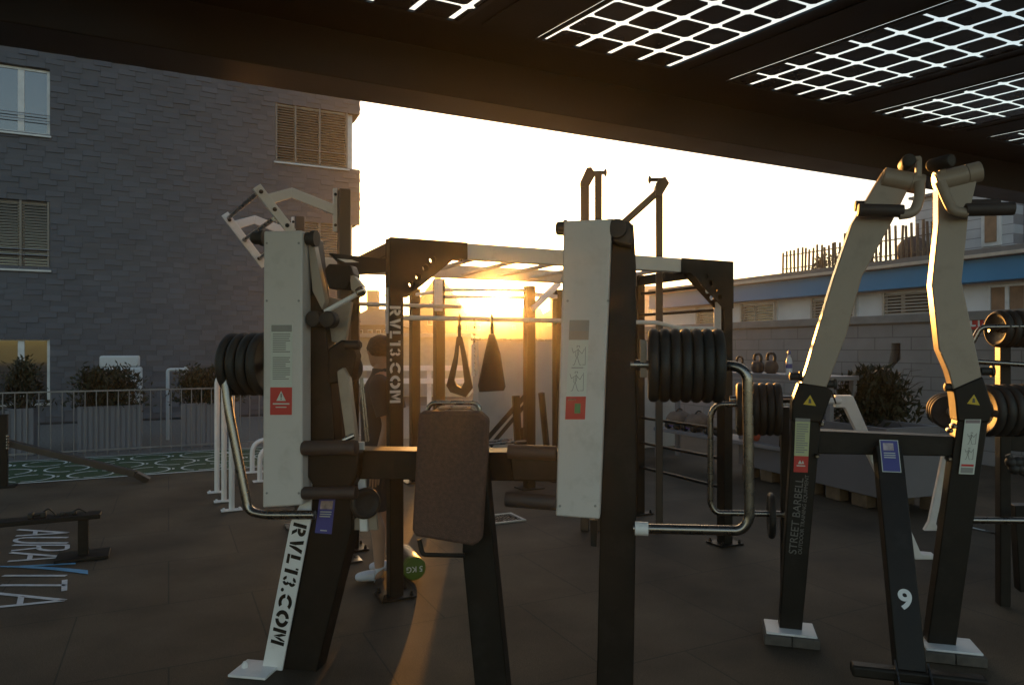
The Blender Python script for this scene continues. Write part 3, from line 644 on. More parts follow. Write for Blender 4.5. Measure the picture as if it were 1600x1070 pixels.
# ================================================================== HOUSES FAR BEHIND
HW = {}
def house(x0, x1, yeave, ytop, Y, label, name="town_house", depth=9, gable_front=False, wallc=(0.16, 0.12, 0.095), roofc=(0.1, 0.06, 0.05), wins=(), hip=0.2, chim=()):
    a, c = P(x0, yeave, Y), P(x1, yeave, Y); zt = P(x0, ytop, Y).z; ze = a.z; xm = (a.x + c.x) / 2
    t = thing(name, label, "house", (xm, Y, 0), "houses behind the gym")
    D = V((0, depth, 0)); base = [V((a.x, Y, -0.02)), V((c.x, Y, -0.02)), V((c.x, Y + depth, -0.02)), V((a.x, Y + depth, -0.02))]
    w = MB(); wm = mat("house_wall", wallc, 0.85, 0, 0.12, 0.8); rm = mat("house_roof", roofc, 0.8, 0, 0.25, 2)
    w.prism(base, V((0, 0, ze + 0.02)))
    if gable_front: w.prism([V((a.x, Y + 0.002, ze)), V((c.x, Y + 0.002, ze)), V((xm, Y + 0.002, zt - 0.1))], D * 0.99)
    w.build("wall", wm, t, smooth=False)
    r = MB(); o = 0.25
    if gable_front:
        for s_, e in ((-1, a.x - o), (1, c.x + o)):
            r.prism([V((e, Y - o, ze - 0.1)), V((xm, Y - o, zt)), V((xm, Y - o, zt + 0.15)), V((e, Y - o, ze + 0.05))], D + V((0, 2 * o, 0)))
    else:
        hx = (c.x - a.x) * hip
        e0 = [V((a.x - o, Y - o, ze + .003)), V((c.x + o, Y - o, ze + .003)), V((c.x + o, Y + depth + o, ze + .003)), V((a.x - o, Y + depth + o, ze + .003))]
        t0_, t1_ = V((a.x + hx, Y + depth / 2, zt)), V((c.x - hx, Y + depth / 2, zt))
        v = [r.bm.verts.new(p) for p in e0 + [t0_, t1_]]
        for f_ in ((0, 1, 5, 4), (1, 2, 5), (2, 3, 4, 5), (3, 0, 4), (3, 2, 1, 0)): r.bm.faces.new([v[i] for i in f_])
    rr = r.build("roof", rm, t, smooth=False)
    for cx in chim:
        p = P(cx, ytop, Y); MB().box(V((p.x, Y + depth / 2, zt + 0.3)), 0.7, 0.7, 1.8).build("chimney", wm, rr, smooth=False)
    for (wx0, wy0, wx1, wy1) in wins:
        p, q = P(wx0, wy1, Y), P(wx1, wy0, Y)
        f = MB().box(V(((p.x + q.x) / 2, Y - 0.03, (p.z + q.z) / 2)), q.x - p.x, 0.05, q.z - p.z).build("window", WFR, t, smooth=False)
        MB().box(V(((p.x + q.x) / 2, Y - 0.06, (p.z + q.z) / 2)), (q.x - p.x) * 0.8, 0.012, (q.z - p.z) * 0.84).build("pane", GLASS, f, smooth=False)
    return t
house(536, 612, 508, 476, 42, "brown house with small windows behind the man's head", wins=[(575, 515, 582, 527), (588, 515, 595, 527), (600, 515, 606, 527), (560, 515, 567, 527), (588, 538, 597, 552)], chim=(560,))
house(652, 716, 478, 432, 60, "tall gabled house left of the sun", gable_front=True, wallc=(0.15, 0.1, 0.075), wins=[(672, 470, 680, 482), (688, 470, 696, 482), (668, 495, 676, 508)], depth=10)
house(716, 765, 502, 484, 73, "far dark rooftop just left of the setting sun", depth=8, wins=[(725, 508, 731, 516), (745, 508, 751, 516)])
house(765, 850, 503, 477.6, 75, "far low rooftop straight below the setting sun", depth=8, hip=0.03, wins=[(800, 508, 806, 515), (825, 508, 831, 515)])
house(846, 960, 494, 477, 70, "far dark rooftop right of the setting sun", depth=8, wins=[(855, 500, 861, 509)], chim=(868,))
house(990, 1052, 470, 440, 75, "grey blue roofed house behind the long white building", wallc=(0.3, 0.3, 0.32), roofc=(0.13, 0.14, 0.17), depth=10, wins=[(1012, 478, 1020, 490)])
house(612, 654, 520, 495, 55, "low brown house between two posts of the rig", wallc=(0.2, 0.15, 0.1), wins=[(620, 527, 627, 537), (638, 527, 645, 537)], depth=8)
gy = 24.0; ga = P(560, 527, gy); gc = P(732, 527, gy)
gar = thing("garage", "low flat pale garage behind the hanging straps", "garage", (ga.x, gy, 0))
MB().prism([V((ga.x, gy, -0.01)), V((gc.x, gy, -0.01)), V((gc.x, gy + 6, -0.01)), V((ga.x, gy + 6, -0.01))], V((0, 0, ga.z))).build("wall", mat("pale_garage", (0.45, 0.45, 0.36), 0.7), gar, smooth=False)
MB().prism([V((ga.x - .2, gy - .2, ga.z)), V((gc.x + .1, gy - .2, ga.z)), V((gc.x + .1, gy + 6, ga.z)), V((ga.x - .2, gy + 6, ga.z))], V((0, 0, 0.14))).build("roof", mat("garage_roof", (0.4, 0.4, 0.38), 0.6), gar, smooth=False)
for k in range(3):
    q = ga.x + 0.3 + k * 0.85; MB().box(V((q + 0.35, gy - 0.03, 0.55)), 0.7, 0.05, 1.05).build("door", mat("garage_door", (0.36, 0.35, 0.33), 0.6), gar, smooth=False)
# white crash rail behind the rig
ry = 12.0; ra, rb = P(548, 575, ry), P(733, 575, ry)
gr = thing("guard_rail", "white horizontal guard rail behind the rig posts", "rail", (ra.x, ry, 0))
for zz in (0, -0.22): MB().bar(ra + V((0, 0, zz)), rb + V((0, 0, zz)), 0.05, 0.09, V((0, 1, 0))).build("rail", WHITE, gr, 0.004)
for px in (556, 610, 670): q = P(px, 575, ry); MB().box(V((q.x, ry + 0.06, q.z / 2)), 0.07, 0.06, q.z).build("post", WHITE, gr, 0.004)
# ================================================================== PULL-UP RIG
FL = V((-0.770, 4.63, 0)); FR = FL + A * 2.83; BL = FL + B * 1.2; BR = FR + B * 1.2
RH = 2.345
def plate_holes(outer, holes, o, u, v, th, name, m, par, bev=0.0):
    bm = bmesh.new(); n = u.cross(v).normalized()
    def loop(pts):
        vs = [bm.verts.new(o + u * x + v * y) for x, y in pts]
        for i in range(len(vs)): bm.edges.new((vs[i], vs[(i + 1) % len(vs)]))
    loop(outer)
    for cx, cy, r in holes: loop([(cx + r * math.cos(2 * math.pi * k / 20), cy + r * math.sin(2 * math.pi * k / 20)) for k in range(20)])
    bmesh.ops.triangle_fill(bm, use_beauty=True, use_dissolve=False, edges=bm.edges[:], normal=n)
    ret = bmesh.ops.extrude_face_region(bm, geom=bm.faces[:])
    bmesh.ops.translate(bm, verts=[g for g in ret['geom'] if isinstance(g, bmesh.types.BMVert)], vec=n * th)
    b = MB(); b.bm.free(); b.bm = bm
    return b.build(name, m, par, bev, smooth=True)
rig = thing("pull_up_rig", "black and white monkey bar rig with lettered front post and drilled corner plates", "pull up rig", FL)
def rig_post(p, base=True, h=RH, w=0.092, par=rig):
    o = MB().box(V((p.x, p.y, h / 2)), w, w, h, A, B).build("post", BLACK, par, 0.006)
    if base:
        b = MB(); b.box(V((p.x, p.y, 0.006)), 0.23, 0.2, 0.012, A, B)
        for s_ in (-1, 1):
            for q in (-1, 1): b.lathe(V((p.x, p.y, 0.012)) + A * s_ * 0.09 + B * q * 0.075, Z, [(0.014, 0), (0.014, 0.012), (0.009, 0.016), (0.009, 0.03)], 6)
        b.build("base_plate", BLACK, o, 0.002)
    return o
pF = rig_post(FL); rig_post(FR); rig_post(BL); rig_post(BR)
def ap(p, a, bk, z): return p + A * a + B * bk + V((0, 0, z))
# beams
for bk, nm in ((0, "front"), (1.2, "back")):
    MB().bar(ap(FL, 0.49 if bk == 0 else -0.45, bk, 2.287), ap(FL, 2.34 if bk == 0 else 2.78, bk, 2.287), 0.085, 0.11, B).build("beam", WHITE, rig, 0.006)
for p in (FL, FR): MB().bar(ap(p, 0, 0.05, 2.287), ap(p, 0, 1.15, 2.287), 0.06, 0.09, A).build("side_beam", BLACK, rig, 0.006)
gout = [(-0.05, 2.345), (0.495, 2.345), (0.495, 2.228), (0.40, 2.228), (0.065, 1.955), (-0.05, 1.955)]
gh = [(0.245, 2.214, 0.024), (0.195, 2.157, 0.023), (0.146, 2.10, 0.022), (0.10, 2.045, 0.021)]
for p, sg in ((FL, 1), (FR, -1)):
    for dd in (-0.052, 0.044):
        pts = gout if sg == 1 else gout[::-1]
        plate_holes([(x * sg, z) for x, z in pts], [(x * sg, z, r) for x, z, r in gh], p + B * dd, A, Z, -0.008, "corner_plate", BLACK, rig, 0.002)
k = 0.62
while k < 2.5:
    MB().cyl(ap(FL, k, 0.03, 2.262), ap(FL, k, 1.17, 2.262), 0.017, 14).build("rung", WHITE, rig); k += 0.33
# long low bar, back bars, side rungs
MB().tube([ap(FL, 0.03, 0.075, 1.83), ap(FL, 2.2, 0.075, 1.83), ap(FL, 2.4, 0.075, 1.79), ap(FL, 2.8, 0.075, 1.79)], 0.0165, 0.05).build("pull_up_bar", WHITE, rig)
MB().cyl(ap(BL, -0.3, 0, 1.985), ap(BL, 0.95, 0, 1.985), 0.0165, 14).build("pull_up_bar", WHITE, rig)
for z in (2.16, 1.95, 0.945, 0.70, 0.46): MB().cyl(ap(FR, 0, 0.04, z), ap(FR, 0, 1.16, z), 0.0135, 14).build("side_rung", BLACK, rig)
# bracket plates with bolt holes
for a_, bk, z0, z1 in ((-0.053, 0.0, 1.72, 2.02), (0.055, 0.05, 1.36, 1.95)):
    b = MB(); b.box(ap(FL, a_, bk, (z0 + z1) / 2), 0.008, 0.05, z1 - z0, A, B)
    for q in range(3): b.lathe(ap(FL, a_ + (-0.004 if a_ < 0 else 0.004), bk, z0 + 0.05 + q * (z1 - z0 - 0.1) / 2), -A if a_ < 0 else A, [(0.011, 0), (0.011, 0.007), (0.006, 0.009)], 8)
    b.build("bracket", WHITE, rig, 0.002)
MB().box(ap(FR, -0.06, 0.02, 1.86), 0.01, 0.08, 0.3, A, B).build("bracket", WHITE, rig, 0.002)
# tapered dip arm to the left of the front post
pa = FL - B * 0.03
MB().prism([PL(x, y, pa, B) for x, y in ((515, 395), (548, 399), (604, 404), (604, 425), (562, 429), (534, 413))], B * 0.05).build("dip_arm", BLACK, rig, 0.006)
MB().prism([PL(x, y, pa - B * 0.002, B) for x, y in ((527, 404), (540, 410), (561, 410), (550, 406))], B * 0.01).build("arm_inlay", WHITE, rig)
pq = FL - B * 0.0462
c_top, c_bot = PL(617.5, 478, pq, B), PL(617.5, 629, pq, B)
stencil("RVL13.COM", PL(609, 478, pq - B * 0.0005, B), -Z, A, 0.072, (c_top - c_bot).length, WTEXT, "lettering", pF)
# ---- back row of posts with white bars
bkA = P(686, 545, 8.1); bkA.z = 0
br = thing("rear_rig", "second row of black rig posts with white bars below the sun", "pull up rig", bkA)
def bpost(px, Y, h=2.35, w=0.11):
    p = P(px, 545, Y); p.z = 0; o = MB().box(V((p.x, p.y, h / 2)), w, w, h, A, B).build("post", BLACK, br, 0.006)
    MB().box(V((p.x, p.y, 0.006)), 0.28, 0.24, 0.012, A, B).build("base_plate", BLACK, o, 0.002); return p
q1 = bpost(648, 8.6); q2 = bpost(686, 8.1, 2.42); q3 = bpost(827, 8.2); q4 = bpost(872, 8.7)
q5 = q2 + A * 1.25
for z in (2.30, 2.22): MB().cyl(q2 + V((0.05, 0, z)), V((q3.x, q3.y, z)), 0.02, 12).build("white_bar", WHITE, br)
for z in (2.28, 2.13): MB().cyl(V((q1.x, q1.y, z)), V((q2.x, q2.y, z)), 0.02, 12).build("white_bar", WHITE, br)
MB().bar(V((q3.x, q3.y, 2.26)), V((q4.x, q4.y, 2.26)), 0.06, 0.05, A).build("white_bar", WHITE, br, 0.005)
MB().bar(V((q3.x + .03, q3.y - .06, 2.08)), V((q4.x, q4.y - .06, 2.42)), 0.06, 0.07, B).build("brace", WHITE, br, 0.005)
b = MB(); b.box(V((q2.x, q2.y - 0.075, 2.23)) - B * 0.0, 0.10, 0.02, 0.36, A, B)
for z in (2.1, 2.36): b.lathe(V((q2.x, q2.y - 0.085, z)), -B, [(0.016, 0), (0.016, 0.01), (0.008, 0.013)], 8)
b.build("bracket", WHITE, br, 0.003)
# ---- hanging straps
def strap_loop(px, py0, py1, wpx, Y, label, solid):
    top = P(px, py0, Y); t = thing("ab_strap", label, "strap", top, "padded straps hanging from the low bar")
    LOC[t.name] = V(top)
    STR = mat("nylon_strap", (0.03, 0.027, 0.024), 0.75, 0, 0.2, 30, 0.4, 400)
    loop_ = MB(); bp = P(px, 496, Y)
    loop_.tube([bp + V((0, -0.025, 0)), bp + V((0, 0.0, 0.022)), bp + V((0, 0.026, 0)), bp + V((0, 0.005, -0.07)), bp + V((0, -0.02, -0.07)), bp + V((0, -0.025, 0))], 0.007, 0.02, 8)
    loop_.tube([P(px, 510, Y), P(px, py0 + 4, Y)], 0.012, 0, 8)
    loop_.build("webbing", STR, t)
    MB().tube([P(px - 2, 508, Y), P(px - 3, 516, Y), P(px + 3, 516, Y), P(px + 2, 507, Y), P(px - 2, 508, Y)], 0.004, 0.01, 8).build("carabiner", STEEL, t)
    b = MB(); d = V((0, 0.07, 0)); h0 = V((0, -0.035, 0))
    if solid:
        pts = [(px - 5, py0), (px + 4, py0), (px + wpx * .32, py0 + 30), (px + wpx * .52, py1 - 8), (px + wpx * .46, py1 - 2), (px - wpx * .5, py1), (px - wpx * .55, py1 - 10), (px - wpx * .3, py0 + 32)]
        b.prism([P(x, y, Y) + h0 for x, y in pts], d)
    else:
        out = [(px - 4, py0), (px + 4, py0), (px + wpx * .3, py0 + 35), (px + wpx * .52, py1 - 12), (px + wpx * .25, py1 + 2), (px - wpx * .35, py1 - 6), (px - wpx * .5, py1 - 16), (px - wpx * .2, py0 + 30)]
        inn = [(px - 1, py0 + 14), (px + 1, py0 + 14), (px + wpx * .12, py0 + 40), (px + wpx * .2, py1 - 22), (px + wpx * .08, py1 - 12), (px - wpx * .1, py1 - 16), (px - wpx * .2, py1 - 24), (px - wpx * .08, py0 + 40)]
        for i in range(8):
            j = (i + 1) % 8; b.prism([P(*out[i], Y) + h0, P(*out[j], Y) + h0, P(*inn[j], Y) + h0, P(*inn[i], Y) + h0], d)
        bmesh.ops.remove_doubles(b.bm, verts=b.bm.verts, dist=0.0004)
    b.build("padded_loop", STR, t, 0.006 if solid else 0.0)
strap_loop(718, 526, 618, 40, 4.86, "open padded arm strap hanging on the left of the low bar", False)
strap_loop(769, 522, 612, 40, 4.93, "closed triangular arm strap hanging under the sun", True)
rp = P(741, 500, 4.88); rope = thing("hanging_chain", "thin chain hanging between the two padded straps", "chain", rp)
b = MB()
for k in range(16): b.lathe(P(741 + (k % 2), 500 + k * 5.6, 4.88), V((1, 0, 0.4)) if k % 2 else V((0, 1, 0.4)), [(0.004, -0.003), (0.009, -0.002), (0.009, 0.002), (0.004, 0.003)], 10)
b.build("links", STEEL, rope)
MB().box(P(739, 563, 4.88) , 0.02, 0.012, 0.22).build("chain_tag", WHITE, rope, 0.002)
# ---- things by the centre wall
ib = P(790, 545, 9.0); ib.z = 0
inc = thing("incline_bench", "black slanted bench frame leaning up towards the centre wall", "bench", ib)
b = MB(); b.bar(P(757, 690, 9.0), P(826, 612, 9.2), 0.05, 0.06, V((0, 1, 0))); b.bar(P(766, 697, 9.1), P(826, 626, 9.3), 0.04, 0.05, V((0, 1, 0))); b.build("slanted_rail", BLACK, inc, 0.005)
for x0, y0, Y in ((806, 618, 9.1), (816, 668, 9.1)):
    p = P(x0, y0, Y); MB().bar(p, V((p.x + 0.05, p.y, 0)), 0.09, 0.06, A).build("leg", BLACK, inc, 0.005)
p = P(846, 616, 9.6); q = G(858, 735); q = V((0.50, 9.6, 0))
pl_ = thing("foam_roller_pole", "dark pole leaning by the centre wall right of the slanted bench", "pole", q)
b = MB(); b.tube([q, p], 0.045, 0, 14); b.build("pole", BLACK, pl_); MB().lathe(p, (p - q), [(0.046, 0), (0.046, 0.02), (0.02, 0.03)], 14).build("end_cap", RUBBER, pl_)

# ================================================================== TALL LADDER STATION, LEFT REAR
T1 = P(537.5, 545, 5.4); T1.z = 0; T2 = V((-1.948, 6.45, 0))
lad = thing("leg_raise_station", "two tall posts with angular white brackets and round bars against the slate wall", "exercise station", T1)
for p, h in ((T1, 2.84), (T2, 2.83)):
    o = MB().box(V((p.x, p.y, h / 2)), 0.088, 0.088, h, A, B).build("post", BROWN, lad, 0.006)
    MB().box(V((p.x, p.y, 0.006)), 0.24, 0.2, 0.012, A, B).build("base_plate", STEEL, o, 0.002)
def vbracket(p, sc, arm, bar):
    n0 = p - B * 0.012; b = MB()
    def chain(pts, w):
        ps = [PL(x, y, n0, B) for x, y in pts]; up = []; dn = []
        for i, q in enumerate(ps):
            t = (ps[min(i + 1, len(ps) - 1)] - ps[max(i - 1, 0)]).normalized(); nn = t.cross(B).normalized(); up.append(q + nn * w / 2); dn.append(q - nn * w / 2)
        for i in range(len(ps) - 1): b.prism([up[i], up[i + 1], dn[i + 1], dn[i]], B * 0.024)
    chain(arm, 0.075); 
    e0, e1 = [PL(x, y, n0 - B * 0.003, B) for x, y in bar]; t = (e1 - e0).normalized(); nn = t.cross(B).normalized() * 0.033
    b.prism([e0 + nn, e1 + nn, e1 - nn, e0 - nn], B * 0.03)
    b.prism([PL(arm[-1][0] - 3 * sc, arm[-1][1] - 34 * sc, n0, B), PL(arm[-1][0] + 3 * sc, arm[-1][1] - 34 * sc, n0, B), PL(arm[-1][0] + 3 * sc, arm[-1][1] + 34 * sc, n0, B), PL(arm[-1][0] - 3 * sc, arm[-1][1] + 34 * sc, n0, B)], B * 0.03)
    o = b.build("bracket", WHITE, lad, 0.003); bb = MB()
    for f_ in (0.12, 0.5, 0.85): bolt(bb, e0.lerp(e1, f_) - B * 0.0005, B, 0.016)
    for f_ in (-24, 24): bolt(bb, PL(arm[-1][0], arm[-1][1] + f_ * sc, n0, B) - B * 0.0005, B, 0.012)
    bb.build("bolts", RUBBER, o); return o
vbracket(T1, 1, [(421, 311), (456, 301), (524, 328)], [(401, 291), (457, 363)])
vbracket(T2, .8, [(366, 352), (398, 343), (458, 366)], [(351, 334), (414, 416)])
for x0, y0, x1, y1 in ((402, 302, 357, 341), (428, 342, 381, 375), (447, 368, 406, 404)):
    MB().cyl(PL(x0, y0, T1, B), PL(x1, y1, T2, B), 0.017, 12).build("cross_bar", STEEL, lad)
# ================================================================== WHITE PARALLEL BARS
for i, (x_, y_) in enumerate(((362, 797), (350, 783), (339, 769))):
    g = G(x_, y_); t = thing("dip_bar", ("white hooped bar nearest the steel loop, front of the three", "middle one of the three white hooped bars by the railing", "rearmost of the three white hooped bars by the railing")[i], "hoop", g, "white hooped bars in a row")
    b = MB(); b.tube([g, g + Z * 1.34, g + Z * 1.34 + A * 0.62, g + A * 0.62], 0.027, 0.13, 16); b.build("hoop", WHITE, t)
    for q in (0, 0.62):
        f = MB().box(g + A * q + Z * 0.005, 0.2, 0.1, 0.01, A, B); 
        for s_ in (-1, 1): f.lathe(g + A * (q + 0.075 * s_) + Z * 0.01, Z, [(0.016, 0), (0.016, 0.012), (0.008, 0.02)], 6)
        f.build("base_plate", WHITE, t, 0.002)
for i, (x_, y_) in enumerate(((394, 738), (406, 752))):
    g = G(x_, y_); t = thing("low_hoop", ("rear low white hoop on the turf edge", "front low white hoop on the turf edge")[i], "hoop", g, "low white hoops on the turf edge")
    b = MB(); b.tube([g, g + Z * 0.42, g + Z * 0.42 + A * 0.7, g + A * 0.7], 0.03, 0.18, 14); b.build("hoop", WHITE, t)
    MB().box(g + A * 0.35 + Z * 0.005, 0.86, 0.12, 0.01, A, B).build("base_plate", WHITE, t, 0.002)
# ================================================================== LEFT FRONT: LOW BAR, SLANTED BAR
lb_ = G(138, 872); lo = thing("low_bench_bar", "low dark steel bar on a post beside the painted floor letters", "bench", lb_)
e1 = P(158, 803, 5.54); e0 = e1 - A * 2.2
MB().bar(e0, e1, 0.16, 0.035, B).build("top_bar", BLACK, lo, 0.005)
for q in (0.12, 1.9):
    c = e1 - A * q; MB().box(V((c.x, c.y, (c.z - 0.02) / 2)), 0.07, 0.07, c.z - 0.02, A, B).build("leg", BLACK, lo, 0.004)
    MB().box(V((c.x, c.y, 0.012)), 0.36, 0.26, 0.024, A, B).build("foot", BLACK, lo, 0.004)
for i, q in enumerate((0.42, 0.22)):
    c = e1 - A * q + Z * 0.019; t = thing("hand_grip", ("larger black hand grip with a strap lying on the low bar", "smaller black grip lying near the end of the low bar")[i], "grip", c, "grips on the low bar")
    b = MB(); k = 1 - 0.35 * i
    b.box(c + Z * 0.02 * k - A * 0.04, 0.035, 0.075 * k, 0.04 * k, A, B); b.box(c + Z * 0.02 * k + A * 0.04, 0.035, 0.07 * k, 0.04 * k, A, B); b.cyl(c + Z * 0.022 * k - A * 0.04, c + Z * 0.022 * k + A * 0.04, 0.013 * k, 10)
    b.build("grip_body", RUBBER, t, 0.006)
    MB().tube([c + A * 0.03 + Z * .03 * k, c + A * 0.07 + Z * 0.065 * k, c + A * 0.1 + Z * 0.03 * k, c + A * 0.12 + Z * 0.006], 0.006, 0.03, 8).build("strap", RUBBER, t)
sb0 = G(5, 760); sl = thing("slanted_rail", "brown steel rail sloping down to the floor by the turf", "rail", sb0)
p_end = G(232, 752)
pts = [P(-60, 674, 8.25), P(5, 690, 8.3), P(212, 740, 8.55), p_end + Z * 0.01]
b = MB()
for u_, v_ in zip(pts, pts[1:]): b.bar(u_, v_, 0.075, 0.075, V((0, 1, 0)))
b.build("rail", BROWN, sl, 0.006)
MB().bar(V((sb0.x, sb0.y, 0.0)), V((sb0.x, sb0.y, 0.85)), 0.09, 0.09, A).build("post", BLACK, sl, 0.005)
MB().box(V((sb0.x, sb0.y, 0.006)), 0.26, 0.22, 0.012, A, B).build("base_plate", BLACK, sl, 0.002)
b = MB()
for k in range(5): b.ball(V((sb0.x + 0.09, sb0.y - 0.05, 0.6 - k * 0.035)), 0.02, sub=1)
b.build("chain_end", STEEL, sl)

# ================================================================== TALL CABLE POSTS BEHIND THE MACHINE
YC = 6.3
cs0 = P(1030, 545, YC); cs0.z = 0
cst = thing("cable_post_station", "tall dark posts with angled heads and knobbed pegs against the sky", "exercise station", cs0)
def cpost(px, ytop, w):
    p = P(px, ytop, YC); MB().box(V((p.x, p.y, p.z / 2)), w, w, p.z, M1, M1N).build("post", BROWN, cst, 0.006); return p
cpost(1030, 286, 0.062); cpost(935, 268, 0.062); cpost(914, 283, 0.075)
def cbar(x0, y0, x1, y1, w, nm, dy=0): MB().bar(P(x0, y0, YC + dy), P(x1, y1, YC + dy), w, 0.06, V((0, 1, 0))).build(nm, BROWN, cst, 0.006)
MB().prism([P(x, y, YC - 0.045) for x, y in ((907, 284), (917, 262), (924, 261), (931, 272), (921, 290), (908, 292))], V((0, 0.08, 0))).build("head", BROWN, cst, 0.004)
MB().prism([P(x, y, YC - 0.045) for x, y in ((1024, 292), (1030, 279), (1040, 276), (1046, 286), (1034, 306), (1024, 306))], V((0, 0.08, 0))).build("head", BROWN, cst, 0.004)
cbar(966, 356, 1028, 300, 0.062, "diagonal_arm")
for x0, y0, x1, y1 in ((926, 270, 946, 270), (1035, 281, 1015, 281)):
    b = MB(); b.cyl(P(x0, y0, YC), P(x1, y1, YC), 0.017, 12); b.ball(P(x1, y1, YC), 0.014, 0.03, 0.036); b.build("peg", BROWN, cst)

# ================================================================== MAIN WEIGHT MACHINE
P0 = P(905, 600, 3.2)
def q(d): return P0 + M1N * d
def s1(pts, d, th): return slab(pts, q(d), M1N, th)
def p1(px, py, d=0.0): return PL(px, py, q(d), M1N)
g1 = p1(640, 1085, 0.1); g1.z = 0
mm = thing("press_machine", "big black outdoor press machine with two tall pale grey weight guards", "gym machine", g1)
gl = s1([(412, 361), (472, 360), (472, 789), (410, 793)], 0, 0.1).build("weight_guard", GREYP, mm, 0.008)
gr_ = s1([(881, 345), (956, 342), (937, 811), (868, 806)], 0, 0.1).build("weight_guard", GREYP, mm, 0.008)
s1([(940, 352), (990, 350), (994, 420), (994, 800), (989, 1118), (931, 1118), (938, 800)], 0.103, 0.13).build("upright", BLACK, mm, 0.006)
s1([(468, 372), (492, 372), (503, 470), (514, 560), (524, 700), (520, 745), (486, 745), (468, 700)], 0.103, 0.1).build("upright", BLACK, mm, 0.006)
for par, pts in ((gl, ((417, 470), (467, 470), (417, 770), (467, 770), (417, 380), (467, 380))), (gr_, ((887, 470), (950, 470), (875, 790), (930, 790)))):
    b = MB()
    for x, y in pts: b.lathe(p1(x, y, 0.0008), -M1N, [(0.006, 0), (0.006, 0.0025), (0.003, 0.0035)], 8)
    b.build("cover_screws", GREYINK, par)
# caps and knobs
b = s1([(940, 344), (953, 341), (986, 346), (989, 360), (989, 386), (962, 380), (950, 370), (942, 360)], 0.03, 0.2); b.build("top_cap", RUBBER, mm, 0.012)
MB().lathe(p1(964, 356, -0.002), M1N, [(0.02, 0), (0.042, 0.004), (0.045, 0.02), (0.045, 0.05)], 24).build("cap_disc", RUBBER, mm)
for x0, x1, y_, d in ((868, 886, 357, 0.05), (394, 414, 372, 0.05), (471, 495, 373, 0.05)):
    a_, c_ = p1(x0, y_, d), p1(x1, y_, d); L = (c_ - a_).length
    MB().lathe(a_, c_ - a_, [(0.012, 0), (0.027, 0.004), (0.032, 0.014), (0.032, L * 0.7), (0.04, L * 0.72), (0.04, L)], 22).build("knob", RUBBER, mm)
# cross beam
s1([(540, 703), (874, 708), (874, 752), (540, 748)], 0.12, 0.16).build("cross_beam", BLACK, mm, 0.006)
s1([(480, 706), (561, 706), (557, 745), (548, 762), (490, 762), (480, 745)], 0.06, 0.14).build("hub_block", BLACK, mm, 0.01)
s1([(795, 706), (880, 706), (880, 752), (800, 752)], 0.05, 0.14).build("hub_block", BLACK, mm, 0.01)
def roller(x0, y0, x1, y1, r, d):
    a_, c_ = p1(x0, y0, d), p1(x1, y1, d); L = (c_ - a_).length
    MB().lathe(a_, c_ - a_, [(r * .6, 0), (r * .94, 0.003), (r, 0.012), (r, L - .012), (r * .94, L - .003), (r * .6, L)], 26).build("roller_pad", PAD, mm)
roller(473, 700, 558, 699, 0.037, 0.02); roller(473, 770, 558, 769, 0.031, 0.02); roller(789, 779, 870, 785, 0.036, 0.02); roller(793, 705, 870, 708, 0.034, 0.05)
# levers
s1([(480, 373), (490, 380), (508, 470), (503, 484), (488, 455)], 0.06, 0.05).build("lever_arm", BEIGE, mm, 0.004)
s1([(508, 462), (549, 472), (539, 537), (516, 534)], 0.16, 0.03).build("lever_panel", BEIGE, mm, 0.004)
s1([(506, 421), (513, 412), (547, 414), (553, 430), (541, 453), (513, 451)], 0.10, 0.09).build("pivot_block", BLACK, mm, 0.008)
s1([(546, 428), (552, 430), (566, 447), (556, 460), (548, 452)], 0.10, 0.05).build("pivot_plate", BEIGE, mm, 0.004)
s1([(512, 545), (533, 531), (549, 533), (556, 556), (548, 596), (512, 600)], 0.08, 0.08).build("pivot_block", BLACK, mm, 0.008)
b = MB(); b.cyl(p1(508, 487, 0.04), p1(561, 458, 0.04), 0.0125, 14); b.build("locking_pin", WHITE, mm)  # steel pin; the white colour stands in for its bright reflection
MB().lathe(p1(563, 456, 0.04), p1(563, 456, 0.04) - p1(508, 487, 0.04), [(0.012, -0.02), (0.024, -0.015), (0.026, 0.01), (0.018, 0.025)], 16).build("pin_knob", STEEL, mm)
for x, y, d in ((488, 498, 0.02), (510, 499, 0.0)):
    MB().lathe(p1(x, y, d), M1N, [(0.01, 0), (0.036, 0.004), (0.042, 0.012), (0.042, 0.06)], 22).build("hinge_cap", RUBBER, mm)
MB().lathe(p1(549, 539, 0.03), M1, [(0.01, -0.03), (0.024, -0.025), (0.024, 0.04), (0.014, 0.05)], 18).build("hinge_cap", RUBBER, mm)
s1([(526, 580), (536, 574), (545, 590), (557, 691), (541, 693), (528, 600)], 0.05, 0.04).build("lever_arm", BEIGE, mm, 0.005)
s1([(543, 775), (585, 772), (590, 828), (537, 828)], 0.16, 0.02).build("side_plate", BEIGE, mm, 0.003)
b = MB(); b.lathe(p1(552, 806, 0.155), -M1N, [(0.02, 0), (0.02, 0.015), (0.012, 0.02)], 6); b.build("side_bolt", RUBBER, mm)
s1([(556, 690), (568, 690), (574, 830), (562, 830)], 0.14, 0.018).build("side_strut", WHITE, mm, 0.003)
b = MB()
for k in range(3): b.cyl(p1(535 + k * 4, 688, 0.03 + k * .03), p1(553 + k * 3, 680, 0.05 + k * .03), 0.013, 10)
b.build("selector_pins", STEEL, mm)
b = MB(); b.cyl(p1(563, 590, 0.2), p1(572, 690, 0.2), 0.005, 8); b.cyl(p1(566, 590, 0.22), p1(576, 690, 0.22), 0.005, 8); b.build("cable", STEEL, mm)
